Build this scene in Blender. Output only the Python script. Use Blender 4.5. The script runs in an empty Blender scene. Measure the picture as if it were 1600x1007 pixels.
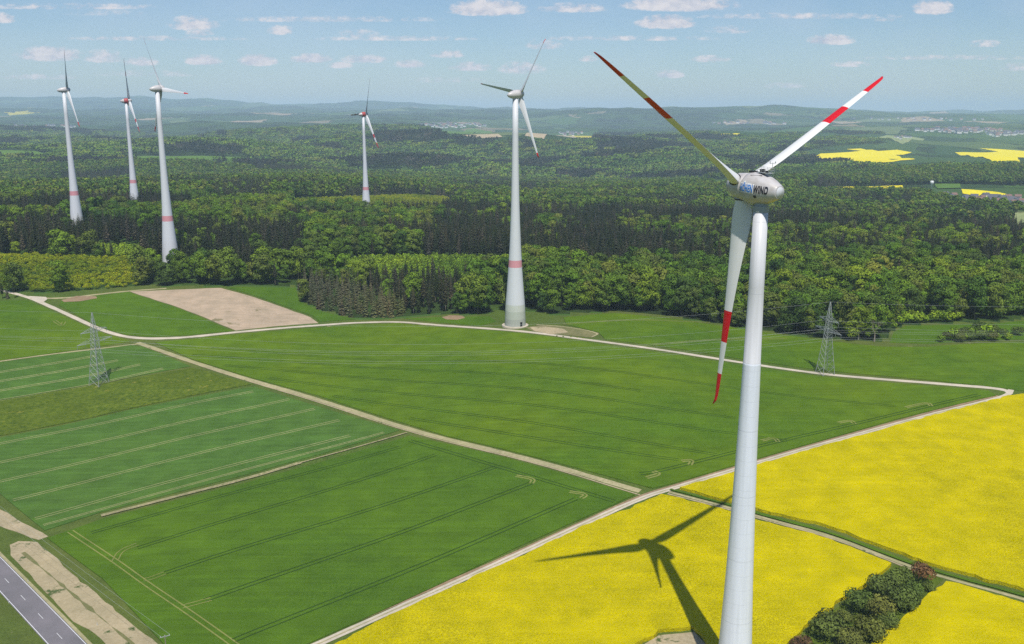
import bpy, math, random
import numpy as np
from mathutils import Vector, Matrix
from mathutils.geometry import delaunay_2d_cdt
R = math.radians
sc = bpy.context.scene
col = sc.collection
random.seed(7); rng = np.random.default_rng(11)

# ------------------------------------------------------------------ camera model
F = 1450.0; PITCH = math.atan((503.5-176)/F); CZ = 150.0
cp, sp = math.cos(PITCH), math.sin(PITCH)
def ray(px, py):
    u, v = (px-800)/F, (503.5-py)/F
    return u, cp + v*sp, -sp + v*cp            # x, y, z of a direction
def project(X, Y, Z):
    z = Z-CZ; d = Y*cp - z*sp; u = Y*sp + z*cp
    return 800+F*X/d, 503.5-F*u/d

# ------------------------------------------------------------------ terrain
CT = [  # pixel column, depth along y, pixel row of the bare ground
 (155,472,600),(1291,475,583),(805,554,508),(600,590,500),(50,616,465),(345,640,450),(960,588,488),(1300,537,530),
 (1590,560,512),(268,722,418),(122,918,362),(212,1177,330),(573,1258,338),(1010,336,772),(1560,440,614),(580,1480,315),(600,1660,305),(600,345,760)]
CZP = [  # x, y, z relative to the camera
 (-400,120,-150),(0,120,-150),(400,120,-150),(-220,222,-149),(55,222,-148),(300,260,-148),(-100,300,-147),
 (150,760,-134),(420,760,-137),(-20,760,-127),(200,1000,-140),(560,1000,-145),(0,1000,-134),(400,1400,-152),(800,1500,-162),(0,1500,-150),(560,1750,-166),(-500,1400,-128),
 (-300,1700,-135),(100,2100,-176),(600,2200,-172),(1100,2200,-172),(-1000,2200,-150),(-1300,3500,-160),(0,3200,-200),(1300,3200,-190),
 (600,4300,-205),(1700,4300,-192),(2500,4600,-186),(-300,4600,-190),(-2600,5200,-150),(0,6500,-165),(1500,7000,-176),(3500,7200,-150),(-2000,8000,-118),
 (-6000,12000,-55),(0,12000,-55),(3000,12000,-95),(7000,13000,-85),(-10000,20000,130),(-4000,20000,60),(2000,20000,10),(9000,20000,-20),(-14000,30000,80),(0,30000,0),(15000,30000,-60)]
pts = []
for px, D, py in CT:
    a, b, c = ray(px, py); pts.append((D*a/b, D, D*c/b))
pts += CZP
P = np.array(pts, float)
def uv(X, Y):
    D = np.maximum(np.hypot(X, Y), 130.0)
    return np.clip(np.arctan2(X, np.maximum(Y, 1e-3)), -.62, .62)*3.0, np.log(D)*1.6
def tps(r2): return np.where(r2 > 1e-12, r2*np.log(r2+1e-12), 0.0)
U, V = uv(P[:, 0], P[:, 1]); n = len(P)
K = tps((U[:, None]-U)**2+(V[:, None]-V)**2) + np.eye(n)*0.02
A = np.zeros((n+3, n+3)); A[:n, :n] = K; A[:n, n:] = np.c_[np.ones(n), U, V]; A[n:, :n] = A[:n, n:].T
SOL = np.linalg.solve(A, np.r_[P[:, 2], 0, 0, 0])
def _h(i, j, s):
    v = np.sin(i*127.1+j*311.7+s*74.7)*43758.5453
    return v-np.floor(v)
def vnoise(x, y, s=0):
    i, j = np.floor(x), np.floor(y); fx, fy = x-i, y-j
    fx = fx*fx*(3-2*fx); fy = fy*fy*(3-2*fy)
    return (_h(i, j, s)*(1-fx)+_h(i+1, j, s)*fx)*(1-fy)+(_h(i, j+1, s)*(1-fx)+_h(i+1, j+1, s)*fx)*fy
def fbm(x, y, o=4, s=0):
    t = 0; a = .5
    for k in range(o):
        t = t+a*(vnoise(x, y, s+k)*2-1); x, y, a = x*2.03+7.3, y*2.03-3.1, a*.5
    return t
def height(X, Y):
    X = np.atleast_1d(np.asarray(X, float)); Y = np.atleast_1d(np.asarray(Y, float))
    u, v = uv(X, Y); out = np.zeros(len(X))
    for k in range(0, len(X), 20000):
        uu, vv = u[k:k+20000], v[k:k+20000]
        out[k:k+20000] = tps((uu[:, None]-U)**2+(vv[:, None]-V)**2)@SOL[:n]+SOL[n]+SOL[n+1]*uu+SOL[n+2]*vv
    D = np.hypot(X, Y)
    amp = np.interp(D, [900, 1600, 3000, 6000, 10000, 20000, 32000], [0, 12, 52, 68, 70, 120, 120])
    for hp, hd, hw, hh in HILLS:                       # single hills: bearing as pixel column, distance, half width, height
        cx_ = (hp-800)/F*hd; out = out+hh*np.exp(-((X-cx_)/hw)**2-((Y-hd)/(hw*.55))**2)
    out = out+amp*fbm(X/1500, Y/1100, 5, 3)*1.3 + 1.2*fbm(X/140, Y/140, 2, 9)*np.interp(D, [150, 300, 900], [0.2, .8, 1.5])
    return out+CZ
HILLS = [(930, 11000, 1300, 95), (1090, 12500, 1500, 100), (1240, 12000, 1500, 95), (1400, 13500, 1600, 75), (800, 14000, 1500, 40), (80, 21000, 3200, 170), (300, 19000, 2400, 110), (520, 21000, 2500, 90), (660, 20000, 1500, 60),
         (560, 4300, 500, 75), (420, 5200, 600, 75), (330, 3600, 450, 45), (860, 4400, 550, 65), (1010, 3600, 420, 50), (700, 3300, 350, 45), (160, 4600, 600, 40), (1120, 5200, 600, 45), (640, 5600, 650, 70), (60, 6400, 800, 50)]
def h1(x, y): return float(height([x], [y])[0])
def ground(px, py, off=0.0):
    """World points where the sight lines of these pixels meet the ground raised by off."""
    px = np.atleast_1d(np.asarray(px, float)); py = np.atleast_1d(np.asarray(py, float))
    a, b, c = (px-800)/F, cp+(503.5-py)/F*sp, -sp+(503.5-py)/F*cp
    ds = np.geomspace(90, 30000, 420); q = len(px); lo = np.full(q, 90.0); hi = np.full(q, 30000.0)
    Xs = (a/b)[:, None]*ds[None, :]; Ys = np.broadcast_to(ds[None, :], Xs.shape); hh = height(Xs.ravel(), Ys.ravel()).reshape(Xs.shape)+off
    bel = CZ+(c/b)[:, None]*ds[None, :] < hh; k = np.where(bel.any(1), np.argmax(bel, 1), 419); lo = ds[np.maximum(k-1, 0)]; hi = ds[k]
    for _ in range(14):
        m = (lo+hi)/2; t = m/b; bl = CZ+c*t < height(a*t, m)+off
        hi = np.where(bl, m, hi); lo = np.where(bl, lo, m)
    t = hi/b
    return np.c_[a*t, hi]

# ------------------------------------------------------------------ materials
def nt(name, rough=.8, spec=.2):
    m = bpy.data.materials.new(name); m.use_nodes = True
    t = m.node_tree; b = t.nodes['Principled BSDF']
    b.inputs['Roughness'].default_value = rough; b.inputs['Specular IOR Level'].default_value = spec
    return m, t, b
def N(t, ty, **kw):
    nd = t.nodes.new(ty)
    for k, v in kw.items():
        if k.startswith('_'): nd.inputs[k[1:].replace('_', ' ')].default_value = v
        else: setattr(nd, k, v)
    return nd
def noise(t, scale, detail=3, vec=None, rough=.55):
    nd = N(t, 'ShaderNodeTexNoise', _Scale=scale, _Detail=detail, _Roughness=rough)
    if vec is not None: t.links.new(vec, nd.inputs['Vector'])
    return nd.outputs['Fac']
def ramp(t, fac, stops):
    r = N(t, 'ShaderNodeValToRGB'); e = r.color_ramp.elements
    while len(e) < len(stops): e.new(.5)
    for q, (p, c) in zip(e, stops): q.position = p; q.color = (*c, 1) if len(c) == 3 else c
    t.links.new(fac, r.inputs['Fac']); return r.outputs['Color']
def mixc(t, fac, a, b, mode='MIX'):
    m = N(t, 'ShaderNodeMix', data_type='RGBA', blend_type=mode)
    for k, v in ((0, fac), (6, a), (7, b)):
        if hasattr(v, 'links'): t.links.new(v, m.inputs[k])
        else: m.inputs[k].default_value = (*v, 1) if isinstance(v, tuple) else v
    return m.outputs[2]
def mth(t, op, a, b=0.0, c=None):
    m = N(t, 'ShaderNodeMath', operation=op)
    for k, v in enumerate((a, b) if c is None else (a, b, c)):
        if hasattr(v, 'links'): t.links.new(v, m.inputs[k])
        else: m.inputs[k].default_value = v
    return m.outputs[0]
def objvec(t, scale=(1, 1, 1), rot=0.0):
    tc = N(t, 'ShaderNodeTexCoord'); mp = N(t, 'ShaderNodeMapping')
    mp.inputs['Scale'].default_value = scale; mp.inputs['Rotation'].default_value = (0, 0, rot)
    t.links.new(tc.outputs['Object'], mp.inputs['Vector']); return mp.outputs['Vector']
def bump(t, b, hgt, strength=.5, dist=.3):
    bp = N(t, 'ShaderNodeBump', _Strength=strength, _Distance=dist); t.links.new(hgt, bp.inputs['Height']); t.links.new(bp.outputs['Normal'], b.inputs['Normal'])
def plain(name, c, rough=.6, var=.1, scale=1.0, spec=.3):
    m, t, b = nt(name, rough, spec)
    v = objvec(t)
    t.links.new(mixc(t, noise(t, scale, 4, v), tuple(x*(1-var) for x in c), tuple(min(1, x*(1+var)) for x in c)), b.inputs['Base Color'])
    return m
def crop(name, a, b_, c_, fine=2.0, bdist=.25, rot=0.0, aniso=1.0, patch=None, rows=None):
    """A field surface: fine grain between two tones, drifting slowly to a third."""
    m, t, b = nt(name, .9, .1)
    v = objvec(t, (1, aniso, 1), rot); v0 = objvec(t)
    f1 = noise(t, fine, 3, v, .7)
    base = mixc(t, ramp(t, f1, [(.32, (0, 0, 0)), (.68, (1, 1, 1))]), a, b_)
    big = ramp(t, noise(t, .012, 4, v0), [(.38, (0, 0, 0)), (.66, (1, 1, 1))])
    base = mixc(t, mth(t, 'MULTIPLY', big, .75), base, c_)
    med = noise(t, .11, 4, v)
    base = mixc(t, 1.0, base, ramp(t, med, [(.25, (.8, .82, .8)), (.75, (1.18, 1.15, 1.15))]), 'MULTIPLY')
    if rows:
        rw = noise(t, 1.0, 3, objvec(t, (.012, .55, 1), rows[0]), .6)
        base = mixc(t, 1.0, base, ramp(t, rw, [(.3, (1-rows[1],)*3), (.7, (1+rows[1],)*3)]), 'MULTIPLY')
    if patch:
        pm = ramp(t, noise(t, patch[1], 5, v0, .65), [(patch[2], (0, 0, 0)), (patch[2]+.06, (1, 1, 1))])
        base = mixc(t, pm, base, patch[0])
    t.links.new(base, b.inputs['Base Color'])
    bump(t, b, f1, .7, bdist)
    return m
M = {}
_d = np.diff(ground([400, 681], [801, 712]), axis=0)[0]; ROW = -math.atan2(_d[1], _d[0])
_d = np.diff(ground([420, 1230], [592, 690]), axis=0)[0]; ROW9 = -math.atan2(_d[1], _d[0])
M['verge'] = crop('verge_grass', (.04, .075, .01), (.10, .15, .025), (.11, .125, .03), 1.2, .3, patch=((.24, .2, .12), .09, .66))
M['wheat'] = crop('young_wheat', (.040, .096, .004), (.084, .158, .008), (.108, .168, .004), 1.6, .25, rows=(ROW9, .13))
M['wheat_b'] = crop('young_wheat_dark', (.038, .094, .005), (.076, .146, .009), (.080, .150, .006), 1.6, .25, rows=(ROW, .12))
M['barley'] = crop('bluish_barley', (.046, .108, .016), (.082, .160, .026), (.070, .134, .018), 1.8, .2, rows=(ROW, .16))
M['meadow'] = crop('rough_meadow', (.038, .075, .006), (.13, .17, .015), (.075, .11, .008), .5, .5, patch=((.19, .19, .03), .16, .62))
M['rape'] = crop('rapeseed_bloom', (.23, .20, .002), (.60, .515, .001), (.52, .44, .001), 2.1, .6, rows=(ROW, .05))
M['soil'] = crop('bare_soil', (.34, .26, .18), (.45, .355, .26), (.38, .295, .205), .8, .15, rows=(-1.0, .08), patch=((.20, .17, .09), .07, .64))
M['pit'] = crop('brown_dirt', (.22, .15, .09), (.33, .24, .15), (.26, .18, .11), .6, .3)
M['trampled'] = crop('trampled_grass', (.13, .13, .05), (.24, .20, .11), (.13, .15, .05), .5, .2)
M['track'] = crop('pale_gravel', (.42, .37, .28), (.56, .50, .41), (.48, .42, .33), 1.6, .08)
M['dirt'] = crop('tan_dirt_track', (.26, .24, .12), (.44, .38, .24), (.30, .28, .14), .7, .15)
M['gap'] = crop('tramline_gap_shade', (.018, .048, .006), (.034, .076, .010), (.026, .06, .008), 1.5, .1)  # dark green soil, with the shade inside the crop gaps put into its colour
M['gap_pale'] = crop('tramline_pale', (.20, .22, .08), (.38, .37, .18), (.26, .27, .11), .8, .1)
M['gap_yellow'] = crop('tramline_flattened', (.14, .17, .04), (.26, .27, .08), (.20, .21, .06), .8, .1)
M['strip'] = crop('bare_strip', (.30, .24, .15), (.46, .38, .26), (.33, .28, .16), .9, .15, patch=((.07, .10, .03), .12, .60))
M['asphalt'] = crop('road_asphalt', (.145, .135, .145), (.20, .187, .20), (.17, .16, .172), 3, .01)
M['line'] = plain('road_paint', (.75, .75, .75), .6, .1)
M['strip_thin'] = crop('thin_bare_strip', (.13, .15, .05), (.42, .35, .21), (.26, .23, .12), .9, .15)
M['far_wheat'] = crop('far_wheat', (.08, .16, .02), (.10, .185, .025), (.10, .18, .02), .05, .5)
M['far_tan'] = crop('far_soil', (.36, .29, .18), (.46, .37, .24), (.42, .34, .22), .03, .5)
M['far_rape'] = crop('far_rapeseed', (.66, .56, .01), (.80, .68, .01), (.74, .63, .01), .03, .5)
M['far_pale'] = crop('far_pale_grass', (.22, .26, .11), (.30, .32, .15), (.2, .27, .1), .03, .5)
# wide ground: woodland floor and crown tones where the wood mask says so, a patchwork of fields elsewhere
def ground_mat():
    m, t, b = nt('ground', .95, .1)
    v = objvec(t)
    at = N(t, 'ShaderNodeAttribute', attribute_name='wood').outputs['Fac']
    vo = N(t, 'ShaderNodeTexVoronoi', _Scale=.0022, feature='F1'); vm = N(t, 'ShaderNodeMapping'); vm.inputs['Scale'].default_value = (1, .62, 1); vm.inputs['Rotation'].default_value = (0, 0, .5)
    t.links.new(v, vm.inputs['Vector']); t.links.new(vm.outputs[0], vo.inputs['Vector'])
    sep = N(t, 'ShaderNodeSeparateColor'); t.links.new(vo.outputs['Color'], sep.inputs[0])
    r = N(t, 'ShaderNodeValToRGB'); r.color_ramp.interpolation = 'CONSTANT'
    stops = [(0, (.035, .075, .018)), (.16, (.055, .11, .02)), (.3, (.03, .06, .016)), (.42, (.08, .125, .035)), (.54, (.04, .08, .018)), (.63, (.20, .17, .10)), (.69, (.05, .095, .022)), (.82, (.32, .25, .16)), (.86, (.06, .10, .025)), (.95, (.50, .43, .02)), (.965, (.12, .16, .06))]
    e = r.color_ramp.elements
    while len(e) < len(stops): e.new(.5)
    for q, (p, c) in zip(e, stops): q.position = p; q.color = (*c, 1)
    t.links.new(sep.outputs[0], r.inputs['Fac'])
    fields = r.outputs['Color']
    hedge = N(t, 'ShaderNodeTexVoronoi', _Scale=.0022, feature='DISTANCE_TO_EDGE'); t.links.new(vm.outputs[0], hedge.inputs['Vector'])
    hm = mth(t, 'MULTIPLY', mth(t, 'LESS_THAN', hedge.outputs['Distance'], .05), mth(t, 'GREATER_THAN', noise(t, .006, 3, v), .5))
    fields = mixc(t, hm, fields, (.025, .045, .012))
    n1 = noise(t, .004, 6, v, .6); n2 = noise(t, .05, 4, v, .7)
    wood = mixc(t, ramp(t, n1, [(.42, (0, 0, 0)), (.56, (1, 1, 1))]), (.018, .030, .010), (.040, .075, .014))
    wood = mixc(t, 1.0, wood, ramp(t, n2, [(.3, (.6, .6, .6)), (.7, (1.35, 1.35, 1.3))]), 'MULTIPLY')
    edge = mth(t, 'ADD', at, mth(t, 'MULTIPLY', mth(t, 'SUBTRACT', noise(t, .01, 5, v), .5), .9))
    fac = ramp(t, edge, [(.48, (0, 0, 0)), (.52, (1, 1, 1))])
    t.links.new(mixc(t, fac, fields, wood), b.inputs['Base Color'])
    bump(t, b, n2, .6, 6)
    return m
M['ground'] = ground_mat()

# ------------------------------------------------------------------ object helpers
def tag(o, label=None, cat=None, group=None, kind=None):
    if label: o['label'] = label
    if cat: o['category'] = cat
    if group: o['group'] = group
    if kind: o['kind'] = kind
    return o
def obj(name, mesh, parent=None, mats=()):
    for m in mats: mesh.materials.append(m)
    o = bpy.data.objects.new(name, mesh); col.objects.link(o)
    if parent: o.parent = parent
    return o
def empty(name, loc, rz=0):
    o = bpy.data.objects.new(name, None); col.objects.link(o); o.location = loc; o.rotation_euler = (0, 0, rz); o.empty_display_size = .5; return o
def mesh(name, v, f, smooth=False, mi=None):
    m = bpy.data.meshes.new(name); m.from_pydata([tuple(p) for p in v], [], f)
    if mi is not None: m.polygons.foreach_set('material_index', np.array(mi, 'i'))
    if smooth: m.polygons.foreach_set('use_smooth', np.ones(len(m.polygons), bool))
    m.update(); return m
class MB:
    def __init__(s): s.v = []; s.f = []; s.mi = []
    def add(s, v, f, mi=0):
        k = len(s.v); s.v += [tuple(p) for p in v]; s.f += [tuple(i+k for i in q) for q in f]; s.mi += [mi]*len(f)
    def box(s, c, d, rot=None, mi=0):
        v = [Vector((x*d[0]/2, y*d[1]/2, z*d[2]/2)) for x in (-1, 1) for y in (-1, 1) for z in (-1, 1)]
        if rot is not None: v = [rot@p for p in v]
        s.add([p+Vector(c) for p in v], [(0, 1, 3, 2), (4, 6, 7, 5), (0, 4, 5, 1), (2, 3, 7, 6), (0, 2, 6, 4), (1, 5, 7, 3)], mi)
    def tube(s, a, b, r0, r1=None, k=6, mi=0, cap=True):
        a, b = Vector(a), Vector(b); r1 = r0 if r1 is None else r1; d = (b-a)
        q = d.to_track_quat('Z', 'Y').to_matrix(); v = []
        for p, r in ((a, r0), (b, r1)):
            v += [p+q@Vector((r*math.cos(2*math.pi*i/k), r*math.sin(2*math.pi*i/k), 0)) for i in range(k)]
        f = [(i, (i+1) % k, k+(i+1) % k, k+i) for i in range(k)]
        if cap: f += [tuple(range(k-1, -1, -1)), tuple(range(k, 2*k))]
        s.add(v, f, mi)
    def build(s, name, parent=None, mats=(), smooth=False):
        return obj(name, mesh(name, s.v, s.f, smooth, s.mi), parent, mats)
def lathe(prof, k=48, axis='Z'):
    v = []; f = []
    for z, r in prof:
        for i in range(k):
            a = 2*math.pi*i/k; v.append((r*math.cos(a), r*math.sin(a), z))
    for j in range(len(prof)-1):
        for i in range(k): f.append((j*k+i, j*k+(i+1) % k, (j+1)*k+(i+1) % k, (j+1)*k+i))
    f.append(tuple(range(k-1, -1, -1))); f.append(tuple((len(prof)-1)*k+i for i in range(k)))
    return v, f

# ------------------------------------------------------------------ polygons and ribbons on the ground
def inpoly(x, y, poly):
    x = np.asarray(x, float); y = np.asarray(y, float); ins = np.zeros(x.shape, bool); q = len(poly)
    for i in range(q):
        x0, y0 = poly[i]; x1, y1 = poly[(i+1) % q]
        c = ((y0 > y) != (y1 > y)) & (x < (x1-x0)*(y-y0)/(y1-y0+1e-12)+x0)
        ins ^= c
    return ins
def subdiv(w, step, closed=True):
    out = []; q = len(w)
    for i in range(q if closed else q-1):
        a, b = np.array(w[i]), np.array(w[(i+1) % q]); L = np.hypot(*(b-a)); k = max(1, int(L/step))
        for j in range(k): out.append(a+(b-a)*j/k)
    if not closed: out.append(np.array(w[-1]))
    return out
def chaikin(w, it=2, closed=False):
    w = [np.array(p, float) for p in w]
    for _ in range(it):
        o = [] if closed else [w[0]]
        for i in range(len(w) if closed else len(w)-1):
            a, b = w[i], w[(i+1) % len(w)]; o += [a*.75+b*.25, a*.25+b*.75]
        if not closed: o.append(w[-1])
        w = o
    return w
def patch(name, poly, mat, off=.3, px=True, step=None, rag=0.0, ribbons=(), extra=(), skirt=True):
    w = ground(*zip(*poly)) if px else np.array(poly, float)
    Dm = float(np.mean(np.hypot(w[:, 0], w[:, 1]))); step = step or max(2.0, Dm*.012)
    bd = np.array(subdiv(w, step))
    if rag:
        bd = bd+rag*np.c_[fbm(bd[:, 0]/4, bd[:, 1]/4, 3, 1), fbm(bd[:, 0]/4, bd[:, 1]/4, 3, 5)]
    x0, y0 = bd.min(0); x1, y1 = bd.max(0); g = step*1.6
    gx, gy = np.meshgrid(np.arange(x0, x1, g), np.arange(y0, y1, g)); gx = gx.ravel(); gy = gy.ravel()
    k = inpoly(gx, gy, bd); pin = np.c_[gx[k], gy[k]]
    if len(pin) > 1:                                    # keep interior points away from the edge
        d = np.min((pin[:, None, 0]-bd[None, :, 0])**2+(pin[:, None, 1]-bd[None, :, 1])**2, axis=1); pin = pin[d > (step*.5)**2]
    allp = np.r_[bd, pin] if len(pin) else bd
    nb = len(bd)
    vs, es, fs, ov, oe, of = delaunay_2d_cdt([Vector(p) for p in allp], [(i, (i+1) % nb) for i in range(nb)], [list(range(nb))], 1, 1e-4)
    vv = np.array([(p.x, p.y) for p in vs]); z = height(vv[:, 0], vv[:, 1])+off
    V_ = [(a, b, c) for (a, b), c in zip(vv, z)]; F_ = [tuple(f) for f in fs]; mi = [0]*len(F_)
    if skirt:                                           # a drop down to the soil round the crop's edge
        cnt = {}
        for f in F_:
            for i in range(len(f)):
                e = (f[i], f[(i+1) % len(f)]); cnt[tuple(sorted(e))] = cnt.get(tuple(sorted(e)), 0)+1
        low = {}
        for (a, b), c_ in cnt.items():
            if c_ == 1:
                for q in (a, b):
                    if q not in low: low[q] = len(V_); V_.append((V_[q][0], V_[q][1], V_[q][2]-off-.3))
                F_.append((a, b, low[b], low[a])); mi.append(0)
    mats = [mat]
    for (line, width, m) in ribbons:
        rv, rf = ribbon_geo(line, width, off+.05)
        k0 = len(V_); V_ += rv; F_ += [tuple(i+k0 for i in q) for q in rf]
        if m not in mats: mats.append(m)
        mi += [mats.index(m)]*len(rf)
    o = obj(name, mesh(name, V_, F_, False, mi), None, mats)
    return tag(o, kind='structure')
def ribbon_geo(line, width, off, world=False, smooth=2, wj=0.0):
    w = np.array(line, float) if world else ground(*zip(*line))
    w = chaikin(w, smooth) if smooth else [np.array(p) for p in w]
    w = np.array(subdiv(w, 3.0, False)); d = np.gradient(w, axis=0); L = np.hypot(d[:, 0], d[:, 1])+1e-9
    nx, ny = -d[:, 1]/L, d[:, 0]/L
    ww = np.full(len(w), width/2.0)
    if wj: ww = ww*(1+wj*fbm(w[:, 0]/5, w[:, 1]/5, 3, 2))
    Lp = np.c_[w[:, 0]+nx*ww, w[:, 1]+ny*ww]; Rp = np.c_[w[:, 0]-nx*ww, w[:, 1]-ny*ww]
    zl, zr = height(Lp[:, 0], Lp[:, 1])+off, height(Rp[:, 0], Rp[:, 1])+off
    v = [(a, b, c) for (a, b), c in zip(Lp, zl)]+[(a, b, c) for (a, b), c in zip(Rp, zr)]; q = len(w)
    return v, [(i, q+i, q+i+1, i+1) for i in range(q-1)]
def ribbon(name, line, width, mat, off=.06, wj=.25, **k):
    v, f = ribbon_geo(line, width, off, wj=wj, **k)
    return tag(obj(name, mesh(name, v, f), None, [mat]), kind='structure')

# ------------------------------------------------------------------ where the woods are
EDGE = [(-900, 470), (-300, 462), (0, 456), (60, 459), (130, 456), (200, 449), (230, 447), (300, 447), (400, 447), (465, 448), (470, 470), (500, 485), (560, 499), (620, 497), (640, 494),
        (700, 492), (760, 492), (770, 486), (845, 488), (870, 492), (960, 487), (1060, 497), (1160, 512), (1250, 525), (1340, 535), (1378, 538), (1388, 520), (1410, 507), (1500, 504), (1560, 502), (1600, 498), (2500, 470)]
ex, ey = np.array(EDGE).T
CLEAR = [  # openings in the woods, ground pixels
 [(205, 244), (300, 243), (400, 247), (440, 254), (300, 259), (205, 257)], [(-50, 234), (60, 237), (100, 244), (60, 249), (-50, 246)], [(565, 266), (650, 267), (660, 273), (560, 273)],
 [(400, 248), (440, 250), (430, 255), (395, 254)], [(1080, 283), (1200, 276), (1215, 293), (1120, 296)],
 [(1225, 297), (1320, 292), (1500, 288), (1640, 292), (1640, 338), (1575, 330), (1500, 325), (1440, 311), (1400, 303), (1280, 302)],
 [(1240, 238), (1310, 228), (1400, 222), (1650, 222), (1650, 262), (1480, 262), (1420, 270), (1380, 262), (1280, 256)], [(1585, 335), (1640, 330), (1640, 372), (1570, 365)],
 [(650, 196), (780, 196), (930, 205), (930, 222), (760, 222), (700, 214)], [(1120, 207), (1200, 206), (1200, 215), (1120, 214)], [(1360, 202), (1640, 196), (1640, 224), (1400, 222)]]
def woodness(X, Y, H=None):
    """1 in the woods, 0 in the open."""
    X = np.asarray(X, float); Y = np.asarray(Y, float); D = np.hypot(X, Y)
    H = height(X, Y) if H is None else H
    Ys = np.maximum(Y, 60); px, py = project(X, Ys, H)
    near = (py < np.interp(px, ex, ey)) & (Y > 300)
    nz = fbm(X/1300, Y/900, 4, 21)
    ang = X/Ys
    bias = np.interp(D, [2200, 3500, 6000, 9000, 14000, 22000], [.6, .32, .20, .08, .02, .05])-np.clip((ang-.12)*1.2, 0, .35)*(D > 2400)
    w = np.where(D < 2200, 1.0, np.clip(.5+(nz+bias)*4, 0, 1))*near
    for c in CLEAR: w = np.where(inpoly(px, py, c) & (D > 900), 0, w)
    return w, px, py

# ------------------------------------------------------------------ ground sheet
def build_ground():
    rs = [0]+list(np.geomspace(60, 1200, 190))+list(np.geomspace(1200, 34000, 240)[1:])
    fine = np.radians(np.linspace(-38, 38, 229)); rest = np.radians(np.linspace(38, 322, 48))[1:-1]
    an = np.r_[fine, rest]; na = len(an); R_, A_ = np.meshgrid(rs[1:], an, indexing='ij')
    X, Y = (R_*np.sin(A_)).ravel(), (R_*np.cos(A_)).ravel(); Z = height(X, Y)
    v = np.r_[[(0, 0, CZ-150)], np.c_[X, Y, Z]]; f = []
    for i in range(na): f.append((0, 1+(i+1) % na, 1+i))
    for j in range(len(rs)-2):
        for i in range(na): f.append((1+j*na+i, 1+j*na+(i+1) % na, 1+(j+1)*na+(i+1) % na, 1+(j+1)*na+i))
    D = np.hypot(X, Y); w, _, _ = woodness(X, Y, Z)
    v[1:, 2] += np.where(D > 5500, w*12, 0)            # beyond the last single trees the sheet is the top of the canopy
    mi = []
    cx = np.r_[0, D]
    for q in f: mi.append(0 if max(cx[k] for k in q) < 2200 and 0 else 0)
    m = mesh('ground', v, f, True)
    a = m.attributes.new('wood', 'FLOAT', 'POINT'); a.data.foreach_set('value', np.r_[0, w].astype('f'))
    return m
gm = build_ground()
# two materials: near open ground is grass verge, woods and far land the patchwork
def assign_ground(m):
    q = len(m.polygons); c = np.zeros(q*3); m.polygons.foreach_get('center', c); c = c.reshape(-1, 3)
    w, px, py = woodness(c[:, 0], c[:, 1], c[:, 2]); D = np.hypot(c[:, 0], c[:, 1])
    near = (D < 900) & (w < .5) | (c[:, 1] < 300)
    m.polygons.foreach_set('material_index', near.astype('i'))
assign_ground(gm)
tag(obj('ground', gm, None, [M['ground'], M['verge']]), kind='structure')

# ------------------------------------------------------------------ fields
def lines(a0, a1, b0, b1, k, w, m, gap=1.9, t0=0., t1=1.):
    """k pairs of wheel tracks between the pixel line a0-a1 and the pixel line b0-b1."""
    out = []
    A0, A1, B0, B1 = ground(*zip(a0, a1, b0, b1))
    for i in range(k):
        s = i/(k-1) if k > 1 else 0
        p, q = A0+(B0-A0)*s, A1+(B1-A1)*s
        p, q = p+(q-p)*t0, p+(q-p)*t1; d = (q-p)/np.hypot(*(q-p)); nrm = np.array((-d[1], d[0]))*gap/2
        for s2 in (-1, 1): out.append(([p+nrm*s2, q+nrm*s2], w, m))
    return [WR(*o) for o in out]
class WR(tuple):
    def __new__(c, line, w, m): return tuple.__new__(c, ([np.asarray(p) for p in line], w, m))
_rg = ribbon_geo
def ribbon_geo(line, width, off, world=None, smooth=2, wj=0.0):
    if world is None: world = max(abs(float(p[1])) for p in line) < 3000 and isinstance(line[0], np.ndarray)
    return _rg(line, width, off, world, smooth, wj)
def pair(line, w, m, gap=1.9, k=2):
    """One pair of wheel tracks along a bent pixel line."""
    W_ = np.array(chaikin(ground(*zip(*line)), k)); d = np.gradient(W_, axis=0); L = np.hypot(d[:, 0], d[:, 1])[:, None]; nr = np.c_[-d[:, 1], d[:, 0]]/L*gap/2
    return [WR(list(W_+nr), w, m), WR(list(W_-nr), w, m)]
G, GP, GY = M['gap'], M['gap_pale'], M['gap_yellow']
patch('wheat_field', [(-400, 478), (0, 471), (42, 470), (75, 484), (135, 511), (165, 523), (205, 534), (100, 550), (0, 564), (-400, 610)], M['wheat'], .3, ribbons=pair([(85, 502), (92, 507), (97, 510), (100, 504)], .5, GY))
patch('wheat_field', [(98, 468), (140, 464), (200, 457), (280, 483), (362, 518), (300, 524), (240, 527), (198, 524), (172, 517), (140, 504), (92, 478)], M['wheat_b'], .3)
patch('bare_field', [(203, 456), (345, 450.5), (400, 466), (485, 496), (497, 505), (368, 517), (285, 483)], M['soil'], .12, rag=.8)
patch('wheat_field', [(352, 449.5), (462, 450.5), (468, 472), (500, 487), (555, 499.5), (500, 503.5), (488, 494), (405, 465)], M['wheat_b'], .3)
patch('barley_field', [(-400, 612), (0, 567), (100, 553), (205, 540), (225, 543), (298, 573), (150, 600), (0, 626), (-400, 700)], M['barley'], .3,
      ribbons=lines((-60, 592), (150, 557), (-60, 636), (255, 577), 4, .55, GP, t0=0, t1=1))
patch('meadow', [(-400, 702), (0, 628), (150, 602), (302, 576), (330, 583), (392, 602), (200, 640), (0, 682), (-400, 780)], M['meadow'], .45, rag=.4)
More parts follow.
